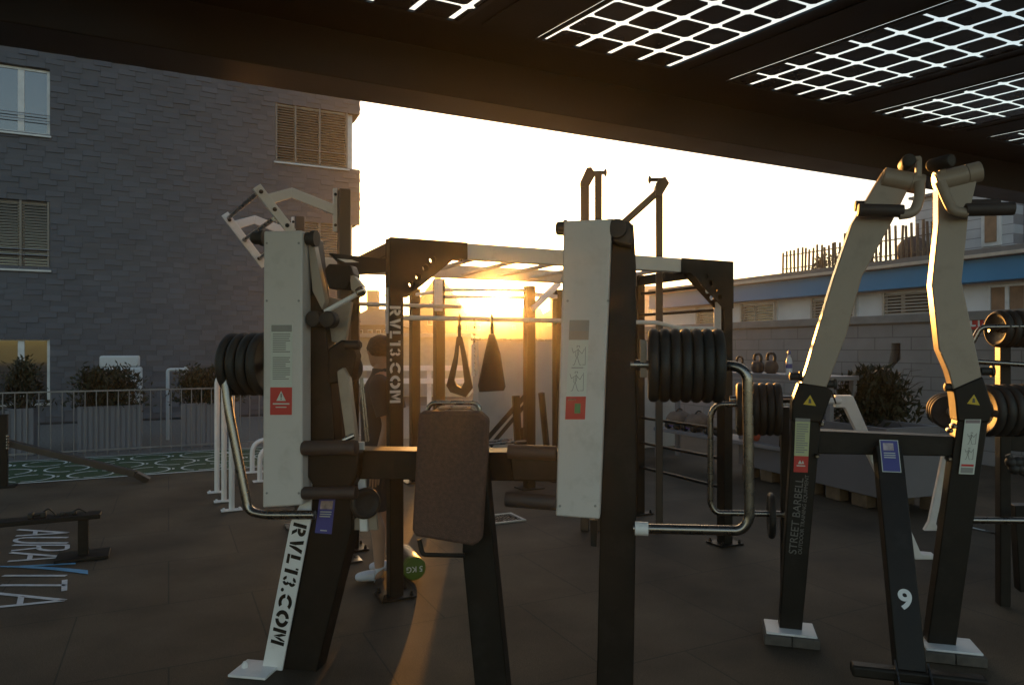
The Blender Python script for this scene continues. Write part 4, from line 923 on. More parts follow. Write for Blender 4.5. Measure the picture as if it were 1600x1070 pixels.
# legs
ll = s1([(486, 742), (549, 742), (549, 830), (490, 1067), (437, 1067)], 0.12, 0.12).build("leg", BLACK, mm, 0.006)
lw = s1([(474, 712), (489, 712), (485, 815), (437, 1066), (386, 1066), (409, 1044), (454, 815), (470, 785)], 0.10, 0.012).build("leg_plate", WHITE, mm, 0.003)
e0_, e1_ = p1(469.5, 818, 0.0995), p1(433, 1006, 0.0995)
xd = (e1_ - e0_).normalized(); yd = xd.cross(M1N) * -1
if yd.x < 0: yd = -yd
stencil("RVL13.COM", e0_ - yd * 0.036, xd, yd, 0.072, (e1_ - e0_).length, BLACK, "lettering", lw)
b = MB(); gg = p1(400, 1066, 0.07); gg.z = 0
b.box(gg + Z * 0.006, 0.2, 0.18, 0.012, M1, M1N); b.lathe(gg + Z * 0.012 - M1 * 0.06 , Z, [(0.018, 0), (0.018, 0.016), (0.009, 0.03)], 6); b.build("foot_plate", WHITE, mm, 0.002)
s1([(724, 775), (742, 700), (757, 700), (763, 775), (795, 1098), (744, 1098), (722, 862)], 0.0, 0.1).build("leg", BLACK, mm, 0.006)
# seat pad
s1([(653, 646), (661, 642), (748, 643), (761, 655), (759, 705), (750, 846), (738, 853), (648, 838), (643, 828)], -0.16, 0.075).build("back_pad", FELT, mm, 0.014)
b = MB(); b.tube([p1(664, 655, -0.07), p1(672, 629, -0.07), p1(748, 629, -0.07), p1(751, 655, -0.07)], 0.011, 0.03); b.tube([p1(676, 655, -0.02), p1(684, 637, -0.02), p1(742, 637, -0.02), p1(745, 655, -0.02)], 0.009, 0.03); b.build("pad_handle", STEEL, mm)
b = MB(); b.tube([p1(655, 842, -0.08), p1(660, 866, -0.08), p1(726, 867, -0.08)], 0.011, 0.02); b.build("pad_frame", BLACK, mm)
b = MB(); b.tube([p1(762, 690, 0.05), p1(800, 686, 0.1)], 0.006, 0, 8); b.tube([p1(762, 694, 0.02), p1(822, 689, 0.12)], 0.006, 0, 8); b.build("cable", STEEL, mm)
# steel guard loops
b = MB(); b.tube([p1(372, 571, 0.06), p1(350, 572, 0.02), p1(357, 640, 0.0), p1(388, 798, 0.0), p1(412, 804, 0.0), p1(492, 804, 0.02)], 0.022, 0.07, 18); b.build("guard_loop", STEEL, mm)
b = MB(); b.tube([p1(990, 825, 0.03), p1(1158, 829, 0.0), p1(1171, 812, 0.0), p1(1168, 574, 0.0), p1(1118, 570, 0.05)], 0.022, 0.07, 18); b.build("guard_loop", STEEL, mm)
a_, c_ = p1(992, 825, 0.03), p1(1013, 826, 0.03)
MB().cyl(a_, c_, 0.031, 20).build("loop_sleeve", WHITE, mm, 0.003)
b = MB(); b.cyl(p1(985, 570, 0.12), p1(1130, 572, 0.12), 0.024, 16); b.build("plate_horn", STEEL, mm)
b = MB(); b.cyl(p1(352, 568, 0.12), p1(475, 568, 0.12), 0.024, 16); b.build("plate_horn", STEEL, mm)
s1([(1000, 530), (1010, 532), (1011, 590), (1000, 590)], 0.1, 0.06).build("horn_bracket", BEIGE, mm, 0.003)
s1([(922, 812), (934, 812), (932, 854), (923, 853)], 0.05, 0.012).build("stop_tab", BLACK, mm, 0.002)
# stickers
def sticker(name, pts, d, m, par, pl=None):
    # pts: top-left, top-right, bottom-right, bottom-left in photo pixels; returns (object, mapping function)
    f = pl or p1
    b = MB(); n_ = M1N if pl is None else M9N
    b.prism([f(x, y, d) for x, y in pts], n_ * 0.0012)
    o = b.build(name, m, par, smooth=False)
    def at(u, v, lift=0.0006):
        (x0, y0), (x1, y1), (x2, y2), (x3, y3) = pts
        x = (x0 * (1 - u) + x1 * u) * (1 - v) + (x3 * (1 - u) + x2 * u) * v; y = (y0 * (1 - u) + y1 * u) * (1 - v) + (y3 * (1 - u) + y2 * u) * v
        return f(x, y, d - lift)
    return o, at, n_
def blk(o, at, n_, u0, v0, u1, v1, m, nm, lift=0.0006):
    return MB().prism([at(u0, v0, lift), at(u1, v0, lift), at(u1, v1, lift), at(u0, v1, lift)], n_ * 0.0004).build(nm, m, o, smooth=False)
def lines(o, at, n_, v0, v1, k, m, u0=.1, u1=.9, seed=1):
    r = random.Random(seed); b = MB()
    for i in range(k):
        v = v0 + (v1 - v0) * i / k; e = u1 - r.choice((0, 0, .05, .2)); h = (v1 - v0) / k * 0.5
        b.prism([at(u0, v), at(e, v), at(e, v + h), at(u0, v + h)], n_ * 0.0004)
    b.build("small_print", m, o, smooth=False)
def tri(o, at, n_, u, v, du, dv, m, nm="warning_triangle", lift=0.0012):
    return MB().prism([at(u, v - dv, lift), at(u + du, v + dv, lift), at(u - du, v + dv, lift)], n_ * 0.0004).build(nm, m, o, smooth=False)
o, at, n_ = sticker("warning_label", [(423, 507), (457, 507), (456, 648), (422, 648)], -0.0016, PAPER, gl)
blk(o, at, n_, 0.03, .005, .97, .08, GREYINK, "header"); lines(o, at, n_, .10, .32, 9, GREYINK); lines(o, at, n_, .36, .62, 11, GREYINK, seed=4); blk(o, at, n_, 0.0, .695, 1, 1, RED, "red_block")
tri(o, at, n_, .5, .79, .22, .055, PAPER); blk(o, at, n_, .475, .765, .525, .81, INK, "exclamation_mark", 0.0018); blk(o, at, n_, .475, .82, .525, .833, INK, "exclamation_mark", 0.0018); blk(o, at, n_, .12, .87, .88, .885, PAPER, "small_print", 0.0012); blk(o, at, n_, .25, .91, .75, .92, PAPER, "small_print", 0.0012)
o, at, n_ = sticker("instruction_label", [(890, 500), (921, 500), (914, 655), (883, 655)], -0.0016, PAPER, gr_)
blk(o, at, n_, 0, 0, 1, .11, GREYINK, "header"); blk(o, at, n_, 0, .11, 1, .2, mat("sticker_tan", (0.3, 0.24, 0.19), 0.4), "header")
def figure(o, at, n_, u, v, w, h, m=INK):
    b = MB()
    def seg(a, c, e, f, t=.018):
        p_, r_ = at(u + a * w, v + c * h), at(u + e * w, v + f * h); tt = (r_ - p_).normalized(); nn = tt.cross(n_) * (t * 0.05)
        b.prism([p_ + nn, r_ + nn, r_ - nn, p_ - nn], n_ * 0.0004)
    for s in ((.5, .12, .45, .5), (.45, .5, .3, .95), (.45, .5, .62, .95), (.5, .18, .2, .35), (.2, .35, .1, .1), (.5, .18, .75, .4), (.75, .4, .9, .15), (.42, .0, .58, .0), (.58, 0, .58, .1), (.42, 0, .42, .1), (.36, .3, .36, .55), (.55, .25, .52, .5), (.3, .95, .2, .97), (.62, .95, .74, .97), (.95, .05, .98, .95), (.8, .95, 1.0, .95)): seg(*s)
    b.build("figure_drawing", m, o, smooth=False)
figure(o, at, n_, .1, .26, .8, .2); figure(o, at, n_, .06, .52, .8, .2); blk(o, at, n_, .2, .475, .8, .485, GREYINK, "small_print"); blk(o, at, n_, 0, .77, 1, 1, RED, "red_block"); blk(o, at, n_, .45, .84, .75, .94, mat("sticker_green", (0.05, 0.2, 0.08), 0.4), "small_print", 0.0012); lines(o, at, n_, .79, .83, 1, PAPER, .1, .5)
o, at, n_ = sticker("blue_label", [(499, 779), (524, 779), (518, 834), (492, 832)], 0.1185, BLUEP, ll)
blk(o, at, n_, .12, .06, .88, .3, mat("photo_print", (0.35, 0.25, 0.22), 0.4, 0, 0.6, 22), "picture"); lines(o, at, n_, .36, .56, 3, PAPER, .15, .85); blk(o, at, n_, .3, .9, .7, .93, PAPER, "small_print")
# weight plates on the machine
for k in range(7):
    x = 1021 + k * 16.6
    disc_plate("weight_plate", p1(x, 570.5 + k * 0.2, 0.12), M1, 0.171, 0.0485, "black rubber plate, %s from the left in the large stack right of the centre guard" % ORD[k], "plates on the right horn of the big press")
for k in range(4):
    x = 368 + k * 15.3
    disc_plate("weight_plate", p1(x, 568.5, 0.12), M1, 0.163, 0.048, "black rubber plate, %s from the left in the stack behind the left guard" % ORD[k], "plates on the left horn of the big press")
for k, (x, y, d, r) in enumerate(((541, 575, 0.19, 0.088), (571, 786, 0.12, 0.078))):
    disc_plate("weight_plate", p1(x, y, d), V((0.55, -0.83, 0.05)).normalized(), r, 0.045, ("small round plate on the lever between the left guard and the man's shoulder", "small round plate low beside the bolted side plate, left of the rig post")[k], None) if False else tag(disc_plate("weight_plate", p1(x, y, d), V((0.55, -0.83, 0.05)).normalized(), r, 0.045, "x", "plates on the inner levers"), ("small round plate on the lever between the left guard and the man's shoulder", "small round plate low beside the bolted side plate, left of the rig post")[k], "weight plate", "plates on the inner levers")

# ================================================================== MACHINE 9
P9 = V((1.54, 3.92, 0))
def p9(px, py, d=0.0): return PL(px, py, P9 + M9N * d, M9N)
def s9(pts, d, th): return MB().prism([p9(x, y, d) for x, y in pts], M9N * th)
m9 = thing("twin_arm_machine", "machine marked 9 with two bent beige arms and rollers reaching up to the canopy", "gym machine", P9)
# timber blocks and feet
WOODB = mat("grey_timber", (0.09, 0.075, 0.062), 0.85, 0, 0.3, 14, 0.4, 60)
for i, (px, py, d) in enumerate(((1234, 1000, 0.02), (1482, 1012, 0.02))):
    c = p9(px, py, d); c.z = 0
    b = MB()
    for s_ in (-1, 1): b.box(c + M9 * s_ * 0.072 + Z * 0.026, 0.14, 0.24, 0.052, M9, M9N)
    blkk = b.build("timber_block", WOODB, m9, 0.004)
    MB().box(c + Z * 0.058, 0.26, 0.2, 0.012, M9, M9N).build("foot_plate", WHITE, m9, 0.003)
pl9 = s9([(1239, 648), (1284, 650), (1252, 998), (1217, 998)], 0, 0.1).build("post", BLACK, m9, 0.006)
pr9 = s9([(1497, 650), (1545, 652), (1494, 1010), (1449, 1008)], 0, 0.1).build("post", BLACK, m9, 0.006)
hl = s9([(1249, 598), (1290, 604), (1302, 611), (1284, 660), (1237, 658), (1238, 628)], -0.012, 0.124).build("arm_socket", BLACK, m9, 0.008)
hr = s9([(1490, 608), (1536, 588), (1553, 640), (1546, 660), (1496, 658), (1493, 626)], -0.012, 0.124).build("arm_socket", BLACK, m9, 0.008)
s9([(1252, 600), (1262, 570), (1274, 528), (1303, 432), (1331, 350), (1383, 264), (1421, 292), (1396, 343), (1347, 432), (1323, 522), (1289, 612)], 0.0, 0.095).build("arm", BEIGE, m9, 0.006)
s9([(1491, 612), (1482, 580), (1467, 545), (1456, 445), (1466, 350), (1466, 290), (1531, 264), (1513, 340), (1503, 440), (1522, 530), (1535, 592)], 0.0, 0.095).build("arm", BEIGE, m9, 0.006)
for pts in ([(1276, 528), (1322, 522), (1321, 525), (1275, 531)], [(1470, 549), (1521, 528), (1522, 531), (1470, 552)]): s9(pts, -0.0015, 0.002).build("weld_seam", BEIGE, m9)
for x0, y0, x1, y1, big in ((1379, 277, 1441, 289, 1), (1461, 285, 1531, 268, 1)):
    a_, c_ = p9(x0, y0, 0.02), p9(x1, y1, 0.02); L = (c_ - a_).length; r = 0.053
    MB().lathe(a_, c_ - a_, [(r * .8, -0.004), (r * .8, 0.0), (r, 0.001), (r, L * .68), (r * .93, L * .685), (r * .93, L * .7), (r, L * .705), (r, L), (r * .8, L + 0.001), (r * .8, L + 0.004)], 28).build("pivot_tube", BEIGE, m9)
b = MB(); b.tube([p9(1437, 285, -0.03), p9(1437, 310, -0.05), p9(1428, 333, -0.07), p9(1405, 336, -0.07)], 0.026, 0.05, 16); b.build("handle_arm", BEIGE, m9)
b = MB(); b.tube([p9(1469, 285, -0.03), p9(1480, 312, -0.05), p9(1490, 331, -0.07), p9(1512, 333, -0.07)], 0.026, 0.05, 16); b.build("handle_arm", BEIGE, m9)
def grip9(x0, y0, x1, y1, r, d):
    a_, c_ = p9(x0, y0, d), p9(x1, y1, d); L = (c_ - a_).length
    MB().lathe(a_, c_ - a_, [(r * .55, 0), (r * .95, 0.002), (r, 0.008), (r, L - .008), (r * .95, L - .002), (r * .55, L)], 22).build("foam_grip", PAD, m9)
grip9(1340, 328, 1412, 330, 0.034, -0.07); grip9(1335, 322, 1404, 323, 0.03, 0.06); grip9(1508, 328, 1585, 326, 0.034, -0.07); grip9(1500, 321, 1562, 320, 0.03, 0.06)
for x, s_ in ((1436, -1), (1473, 1)):
    s9([(x - 5, 288), (x + 5, 288), (x + 5, 247), (x + 2, 243), (x - 4, 245)], -0.02, 0.03).build("top_lug", BEIGE, m9, 0.004)
    b = MB(); b.cyl(p9(x, 249, -0.01), p9(x + s_ * 9, 249, -0.01), 0.016, 12); b.build("lug_pin", BEIGE, m9)
    MB().lathe(p9(x + s_ * 15, 250, -0.075), V((s_ * -0.35, 1, 0)), [(0.02, 0), (0.03, 0.003), (0.035, 0.012), (0.035, 0.12), (0.03, 0.13)], 24).build("end_roller", RUBBER, m9)
# clamp bolts at the sockets
for x, y in ((1242, 588), (1296, 600), (1485, 605), (1541, 580)):
    MB().lathe(p9(x, y, 0.03), M9, [(0.012, -0.03), (0.022, -0.026), (0.022, 0.02), (0.03, 0.022), (0.03, 0.034), (0.012, 0.04)], 12).build("clamp_bolt", RUBBER, m9)
s9([(1278, 673), (1500, 683), (1499, 713), (1278, 709)], 0.02, 0.13).build("cross_beam", BLACK, m9, 0.006)
for x, y in ((1284, 662), (1276, 712), (1484, 672), (1490, 665), (1482, 716)):
    MB().lathe(p9(x, y, -0.01), -M9N, [(0.012, -0.03), (0.016, 0), (0.012, 0.02), (0.007, 0.03)], 10).build("bolt", STEEL, m9)
fb = G(1424, 1082); fb.z = 0
ctop = p9(1386, 700, 0.0); cbot = V((fb.x, fb.y, 0.02))
cl9 = MB().bar(ctop, cbot, 0.128, 0.10, M9).build("centre_leg", BLACK, m9, 0.006)
fbz = V((1.905, 3.31, 0.085))
MB().bar(fbz - M9 * 0.285, fbz + M9 * 0.285, 0.075, 0.055, M9N).build("foot_bar", BLACK, m9, 0.012)
lt_ = (cbot - ctop).normalized(); ln_ = lt_.cross(M9).normalized()
if ln_.y > 0: ln_ = -ln_
gp = ctop.lerp(cbot, 0.9)
for s_ in (-1, 1):
    MB().prism([gp + M9 * s_ * 0.066 + ln_ * 0.05, gp + M9 * s_ * 0.066 + ln_ * 0.05 + lt_ * 0.12, gp + M9 * s_ * 0.066 + V((0.0, 0, -0.12)) + ln_ * 0.16], M9 * s_ * 0.008).build("gusset", STEEL, m9)
c9 = ctop.lerp(cbot, 0.66) + ln_ * 0.0505
text_mesh("9", frame(c9 - M9 * 0.03 - lt_ * -0.045, M9, -lt_), 0.125, WTEXT, "number", cl9, 0.004)
def sup(o_, body, px, py, px2, py2, size, m, par, nm, bold=0.0, d=-0.0006):
    a_, c_ = p9(px, py, d), p9(px2, py2, d); xd = (c_ - a_).normalized(); yd = M9N.cross(xd)
    if yd.x > 0: yd = -yd
    return text_mesh(body, frame(a_, xd, yd), size, m, nm, par, bold)
sup(None, "STREET BARBELL", 1244, 866, 1256, 742, 0.0575, DTEXT, pl9, "lettering", 0.0)
sup(None, "OUTDOOR TRAINING EQUIPMENT", 1252.5, 866, 1264, 742, 0.028, DTEXT, pl9, "lettering", 0.0)
def sk9(name, pts, d, m, par): return sticker(name, pts, d, m, par, p9)
o, at, n_ = sk9("warning_label", [(1243, 653), (1266, 654), (1262, 738), (1240, 737)], -0.0142, PALEY, hl)
blk(o, at, n_, 0, 0, 1, .06, GREYINK, "header"); lines(o, at, n_, .1, .66, 13, GREYINK); blk(o, at, n_, 0, .7, 1, 1, RED, "red_block"); tri(o, at, n_, .42, .81, .14, .035, PAPER); tri(o, at, n_, .62, .81, .1, .03, PAPER); blk(o, at, n_, .2, .87, .8, .89, PAPER, "small_print", 0.0012)
o, at, n_ = sk9("instruction_label", [(1508, 655), (1533, 655), (1522, 741), (1498, 740)], -0.0142, PAPER, hr)
blk(o, at, n_, .05, .01, .95, .07, mat("sticker_mauve", (0.22, 0.17, 0.18), 0.4), "header"); figure(o, at, n_, .2, .24, .65, .22); figure(o, at, n_, .15, .52, .65, .22); blk(o, at, n_, .1, .82, .9, .86, RED, "small_print"); blk(o, at, n_, .1, .88, .9, .98, GREYINK, "small_print")
lp = ctop.lerp(cbot, 0.0)
def leg_lab(u, v, w, h, m, par, nm, lift):       # on the front of the centre leg
    o_ = ctop + M9 * u + lt_ * v + ln_ * (0.0503 + lift); return MB().prism([o_, o_ + M9 * w, o_ + M9 * w + lt_ * h, o_ + lt_ * h], ln_ * 0.0008).build(nm, m, par, smooth=False)
bl_ = leg_lab(-0.045, -0.03, 0.09, 0.175, PAPER, cl9, "blue_label", 0)
leg_lab(-0.041, -0.026, 0.082, 0.167, BLUEP, bl_, "label_field", 0.0009)
leg_lab(-0.03, -0.012, 0.05, 0.04, mat("photo_print2", (0.4, 0.33, 0.36), 0.4, 0, 0.6, 22), bl_, "picture", 0.0018)
for k in range(3): leg_lab(-0.03, 0.04 + k * 0.012, 0.055, 0.005, PAPER, bl_, "small_print", 0.0018)
for x, y, s_, par in ((1265, 627, 10, hl), (1521, 626, 10, hr)):
    t_ = MB().prism([p9(x + 1, y - s_, -0.0128), p9(x + s_, y + s_ * .7, -0.0128), p9(x - s_, y + s_ * .45, -0.0128)], M9N * 0.001).build("warning_triangle", YELLOW, par, smooth=False)
    MB().prism([p9(x - 1, y - 4, -0.0136), p9(x + 2, y - 4, -0.0136), p9(x + 3, y + 3, -0.0136), p9(x - 2, y + 3, -0.0136)], M9N * 0.0006).build("pictogram", INK, t_, smooth=False)

# ================================================================== REAR MACHINE BETWEEN THE TWO
YR = 4.5
def pr(px, py, Y=YR): return PL(px, py, V((1.6, Y, 0)), M9N)
rm = pr(1228, 1000); rm.z = 0
rmo = thing("rear_press_machine", "rear machine with steel loop, white bent leg and plates behind the left beige arm", "gym machine", rm)
b = MB(); b.tube([pr(1165, 631), pr(1120, 632), pr(1110, 648), pr(1110, 788), pr(1119, 801), pr(1236, 803)], 0.019, 0.08, 16); b.build("guard_loop", STEEL, rmo)
MB().prism([pr(x, y, 4.52) for x, y in ((1221, 636), (1234, 636), (1234, 945), (1221, 945))], M9N * 0.09).build("post", BLACK, rmo, 0.005)
b = MB(); b.cyl(pr(1140, 624, 4.56), pr(1240, 624, 4.56), 0.024, 14); b.build("plate_horn", STEEL, rmo)
MB().prism([pr(x, y, 5.3) for x, y in ((1305, 618), (1333, 618), (1440, 866), (1462, 868), (1462, 874), (1430, 874), (1385, 770), (1320, 637), (1305, 637))], M9N * 0.1).build("leg", WHITE, rmo, 0.006)
b = MB(); b.cyl(pr(1225, 628, 5.0), pr(1312, 626, 5.3), 0.022, 14); b.build("handle", WHITE, rmo)
b = MB(); b.tube([pr(1283, 600, 5.1), pr(1300, 612, 5.1), pr(1306, 630, 5.15)], 0.006, 0.03, 8); b.build("cable", RUBBER, rmo)
MB().bar(pr(1226, 690, 4.6), pr(1420, 700, 5.35), 0.08, 0.1, Z).build("cross_beam", BLACK, rmo, 0.005)
for k in range(6):
    x = 1156 + k * 11.6
    disc_plate("weight_plate", pr(x, 639, 4.56), M9, 0.172, 0.047, "black rubber plate, %s from the left in the smaller stack beside the left beige arm" % ORD[k], "plates on the rear machine")
disc_plate("weight_plate", pr(1205, 805), M9, 0.145, 0.04, "single thin plate edge-on on the low steel bar by the lettered post", "plates on the rear machine")
# ================================================================== RIGHT EDGE MACHINE
YE = 4.4
def pe(px, py, Y=YE): return PL(px, py, V((2.9, Y, 0)), M9N)
re_ = pe(1570, 900); re_.z = 0
rem = thing("side_press_machine", "machine at the right edge with stacked plates on steel horns", "gym machine", re_)
MB().prism([pe(x, y, 4.5) for x, y in ((1563, 530), (1580, 530), (1580, 960), (1563, 960))], M9N * 0.09).build("post", BLACK, rem, 0.005)
b = MB(); b.tube([pe(1612, 510), pe(1532, 511), pe(1508, 556), pe(1512, 564), pe(1640, 572)], 0.0165, 0.035, 14); b.build("guard_loop", STEEL, rem)
b = MB(); b.cyl(pe(1545, 514, 4.5), pe(1700, 514, 4.5), 0.02, 14); b.cyl(pe(1520, 641, 4.0), pe(1720, 641, 4.0), 0.02, 14); b.build("plate_horn", STEEL, rem)
b = MB(); b.tube([pe(1500, 812, 4.2), pe(1700, 814, 4.2)], 0.02, 0, 14); b.tube([pe(1480, 815, 4.6), pe(1556, 833, 4.6)], 0.008, 0, 8); b.build("low_bar", STEEL, rem)
MB().prism([pe(x, y, 4.9) for x, y in ((1478, 690), (1490, 690), (1463, 818), (1468, 829), (1444, 829), (1452, 815))], M9N * 0.05).build("lever", WHITE, rem, 0.005)
MB().prism([pe(x, y, 4.7) for x, y in ((1586, 790), (1640, 790), (1640, 925), (1594, 925))], M9N * 0.1).build("leg", BLACK, rem, 0.005)
MB().bar(pe(1563, 690, 4.6), pe(1720, 700, 4.6), 0.1, 0.08, Z).build("cross_beam", BLACK, rem, 0.005)
b = MB()
for k in range(5): b.ball(pe(1580 + k * 5, 722 + (k % 2) * 10, 4.3), 0.035, sub=2)
b.tube([pe(1575, 710, 4.3), pe(1590, 735, 4.3), pe(1612, 745, 4.3)], 0.018, 0.05, 10)
b.build("rope_handle", RUBBER, rem)
for k in range(5):
    disc_plate("weight_plate", pe(1561 + k * 13.2, 514, 4.5), V((0.997, 0.03, 0)), 0.118, 0.052, "black plate, %s from the left in the upper stack at the right edge" % ORD[k], "plates in the upper right stack")
for k in range(6):
    disc_plate("weight_plate", pe(1541 + k * 15.0, 641, 4.0), V((0.997, 0.03, 0)), 0.15, 0.052, "black plate, %s from the left in the lower stack beside the right beige arm" % ORD[k], "plates in the lower right stack")
for k in range(3):
    disc_plate("weight_plate", pe(1478 + k * 3.5, 640 + k * 2, 4.75 - k * 0.06), V((-0.55, -0.8, 0.1)).normalized(), 0.115, 0.04, ("rear", "middle", "front")[k] + " disc of the three overlapping plates left of the right post", "three discs left of the right post")
b = MB(); b.cyl(pe(1478, 640, 4.8), pe(1490, 644, 4.55), 0.03, 14); b.build("disc_hub", BEIGE, rem)

# ================================================================== RACK WITH KETTLEBELLS, PLANTER, SIGN
K0 = V((2.13, 10.3, 0))
def KP(t, z, d=0.0): return K0 - B * t + A * d + V((0, 0, z))
rk = thing("storage_rack", "grey two shelf storage rack holding kettlebells and training gear", "rack", KP(1.4, 0))
SHELF = mat("grey_shelf", (0.22, 0.2, 0.21), 0.6, 0, 0.1, 4, 0.1, 60)
for z in (0.42, 1.27): MB().prism([KP(-0.1, z), KP(3.0, z), KP(3.0, z, 0.45), KP(-0.1, z, 0.45)], V((0, 0, 0.05))).build("shelf", SHELF, rk, 0.006)
for t_ in (-0.05, 1.4, 2.95):
    for d in (0.04, 0.41): MB().box(KP(t_, 0.65, d), 0.06, 0.06, 1.24, A, B).build("post", SHELF, rk, 0.004)
def kt(px, d=0.2):
    # t on the rack line at depth offset d seen at px
    o_ = K0 + A * d; u = (px - 800) / F; return -((u * o_.y - o_.x) / (B.x - B.y * u))
for i, (px, s_) in enumerate(((1156, .85), (1184, 1.0), (1205, 1.05))):
    c = KP(kt(px), 1.3205, 0.2); t = thing("kettlebell", ("leftmost kettlebell on the upper shelf, half hidden by the rig post", "middle kettlebell on the upper shelf", "rightmost and largest kettlebell on the upper shelf")[i], "kettlebell", c, "kettlebells on the upper shelf")
    b = MB(); r = 0.082 * s_; b.lathe(c, Z, [(r * .55, 0), (r * .8, .012), (r, r * .8), (r * .97, r * 1.15), (r * .75, r * 1.65), (r * .4, r * 1.85)], 28); b.build("bell", mat("cast_iron", (0.05, 0.035, 0.03), 0.55, 0, 0.2, 20, 0.2, 120), t)
    b = MB(); ux = B; b.tube([c + ux * r * .55 + Z * r * 1.5, c + ux * r * .75 + Z * r * 2.3, c + ux * r * .45 + Z * r * 2.85, c - ux * r * .45 + Z * r * 2.85, c - ux * r * .75 + Z * r * 2.3, c - ux * r * .55 + Z * r * 1.5], r * .2, r * .5, 12); b.build("handle", RUBBER, t)
c = KP(kt(1233), 1.3205, 0.2); bo = thing("spray_bottle", "white plastic bottle standing at the end of the upper shelf", "bottle", c)
MB().lathe(c, Z, [(.03, 0), (.036, .004), (.036, .15), (.026, .19), (.014, .205), (.014, .23)], 20).build("bottle_body", mat("white_bottle", (0.55, 0.56, 0.6), 0.35), bo)
MB().lathe(c + Z * .2302, Z, [(.016, 0), (.017, .004), (.017, .035), (.008, .05)], 16).build("cap", mat("blue_cap", (0.1, 0.12, 0.3), 0.4), bo)
MB().lathe(c + Z * .07, Z, [(.0362, 0), (.0366, .002), (.0366, .05), (.0362, .052)], 20).build("label_band", BLUEP, bo)
for i, px in enumerate((1062, 1092)):
    c = KP(kt(px), 0.4725, 0.2); t = thing("gym_bag", ("left slumped tan bag on the lower shelf", "right slumped tan bag on the lower shelf")[i], "bag", c, "bags on the lower shelf")
    b = MB(); bm_ = b.ball(c + Z * 0.13, 0.2, 0.15, 0.13, 3)
    rr_ = random.Random(i)
    for v in b.bm.verts:
        dx_ = v.co - c; v.co.z = max(c.z, v.co.z + 0.015 * math.sin(dx_.x * 40) * math.cos(dx_.y * 30))
    b.build("bag_body", mat("tan_canvas", (0.17, 0.125, 0.1), 0.85, 0, 0.2, 10, 0.3, 80), t)
    MB().tube([c + Z * .2 - A * .1, c + Z * .31, c + Z * .2 + A * .1], 0.012, 0.08, 10).build("carry_strap", RUBBER, t)
for i, (px, cm) in enumerate(((1050, (0.1, 0.07, 0.3)), (1076, (0.1, 0.07, 0.3)), (1112, (0.1, 0.07, 0.3)))):
    c = KP(kt(px, 0.05), 0.4725 + 0.05, 0.06); t = thing("dumbbell", ("left purple gripped dumbbell on the lower shelf edge", "middle purple gripped dumbbell on the lower shelf edge", "right purple gripped dumbbell on the lower shelf edge")[i], "dumbbell", c, "dumbbells on the lower shelf")
    b = MB(); b.cyl(c - B * 0.06, c + B * 0.06, 0.016, 12); b.build("grip", mat("purple_grip", cm, 0.5), t)
    for s_ in (-1, 1): MB().lathe(c + B * s_ * 0.06, B * s_, [(.03, 0), (.05, .008), (.05, .06), (.03, .07)], 8).build("head", RUBBER, t)
c = KP(kt(1188), 0.4725, 0.15); t = MB(); t.ball(c + Z * 0.085, 0.085, sub=3); tag(t.build("medicine_ball", mat("orange_rubber", (0.4, 0.07, 0.03), 0.6, 0, 0.1, 20, 0.3, 100)), "orange red ball on the lower shelf under the small plate stack", "ball")
# planter box on pallet blocks with a shrub
u0 = G(1268, 772); u1 = G(1372, 800)
pdir = (u1 - u0).normalized(); pn = V((-pdir.y, pdir.x, 0))
if pn.x < 0: pn = -pn
pc0, pc1 = u0 - pdir * 1.3, u1 + pdir * 0.1
plb = thing("raised_bed", "long grey raised planting bed standing on pallet blocks", "planter", (pc0 + pc1) / 2)
PB = mat("bed_grey", (0.17, 0.155, 0.165), 0.7, 0, 0.08, 2, 0.1, 60)
L_ = (pc1 - pc0).length; cm_ = (pc0 + pc1) / 2 + pn * 0.35
b = MB()
for s_ in (-1, 1):
    b.box(cm_ + pn * s_ * 0.33 + Z * 0.49, L_, 0.04, 0.70, pdir, pn); b.box(cm_ + pdir * s_ * (L_ / 2 - 0.02) + Z * 0.49, 0.04, 0.62, 0.70, pdir, pn)
b.build("bed_wall", PB, plb, 0.005); MB().box(cm_ + Z * 0.74, L_ - .08, 0.62, 0.05, pdir, pn).build("soil", SOIL, plb, smooth=False)
k = 0.15
while k < L_: 
    for e in (0.08, 0.6): MB().box(pc0 + pdir * k + pn * e + Z * 0.07, 0.2, 0.12, 0.135, pdir, pn).build("pallet_block", mat("pallet_wood", (0.15, 0.1, 0.06), 0.85, 0, 0.25, 12, 0.4, 60), plb, 0.004)
    k += 0.36
bc = P(1362, 545, 8.0); bc.z = 0.76
bs = thing("bed_shrub", "dark spiky shrub in the raised bed before the block wall", "shrub", bc)
bush_parts(bs, bc.x, bc.y, 0.76, V((1, 0, 0)), 0.25, 0.15, 0.58, 30, 150, YEW, 77, 0.085)
b = MB(); r_ = random.Random(9)
for k in range(9):
    p = bc + V((0.22, 0, 0)); sw_ = r_.uniform(.15, .42); hh = r_.uniform(.3, .7)
    b.sweep([p, p + V((sw_ * .4, r_.uniform(-.1, .1), hh * .7)), p + V((sw_ * .8, r_.uniform(-.1, .1), hh)), p + V((sw_ * 1.15, 0, hh * 1.02))], [0.006, 0.005, 0.004, 0.001], 5)
b.build("twigs", BARK, bs)
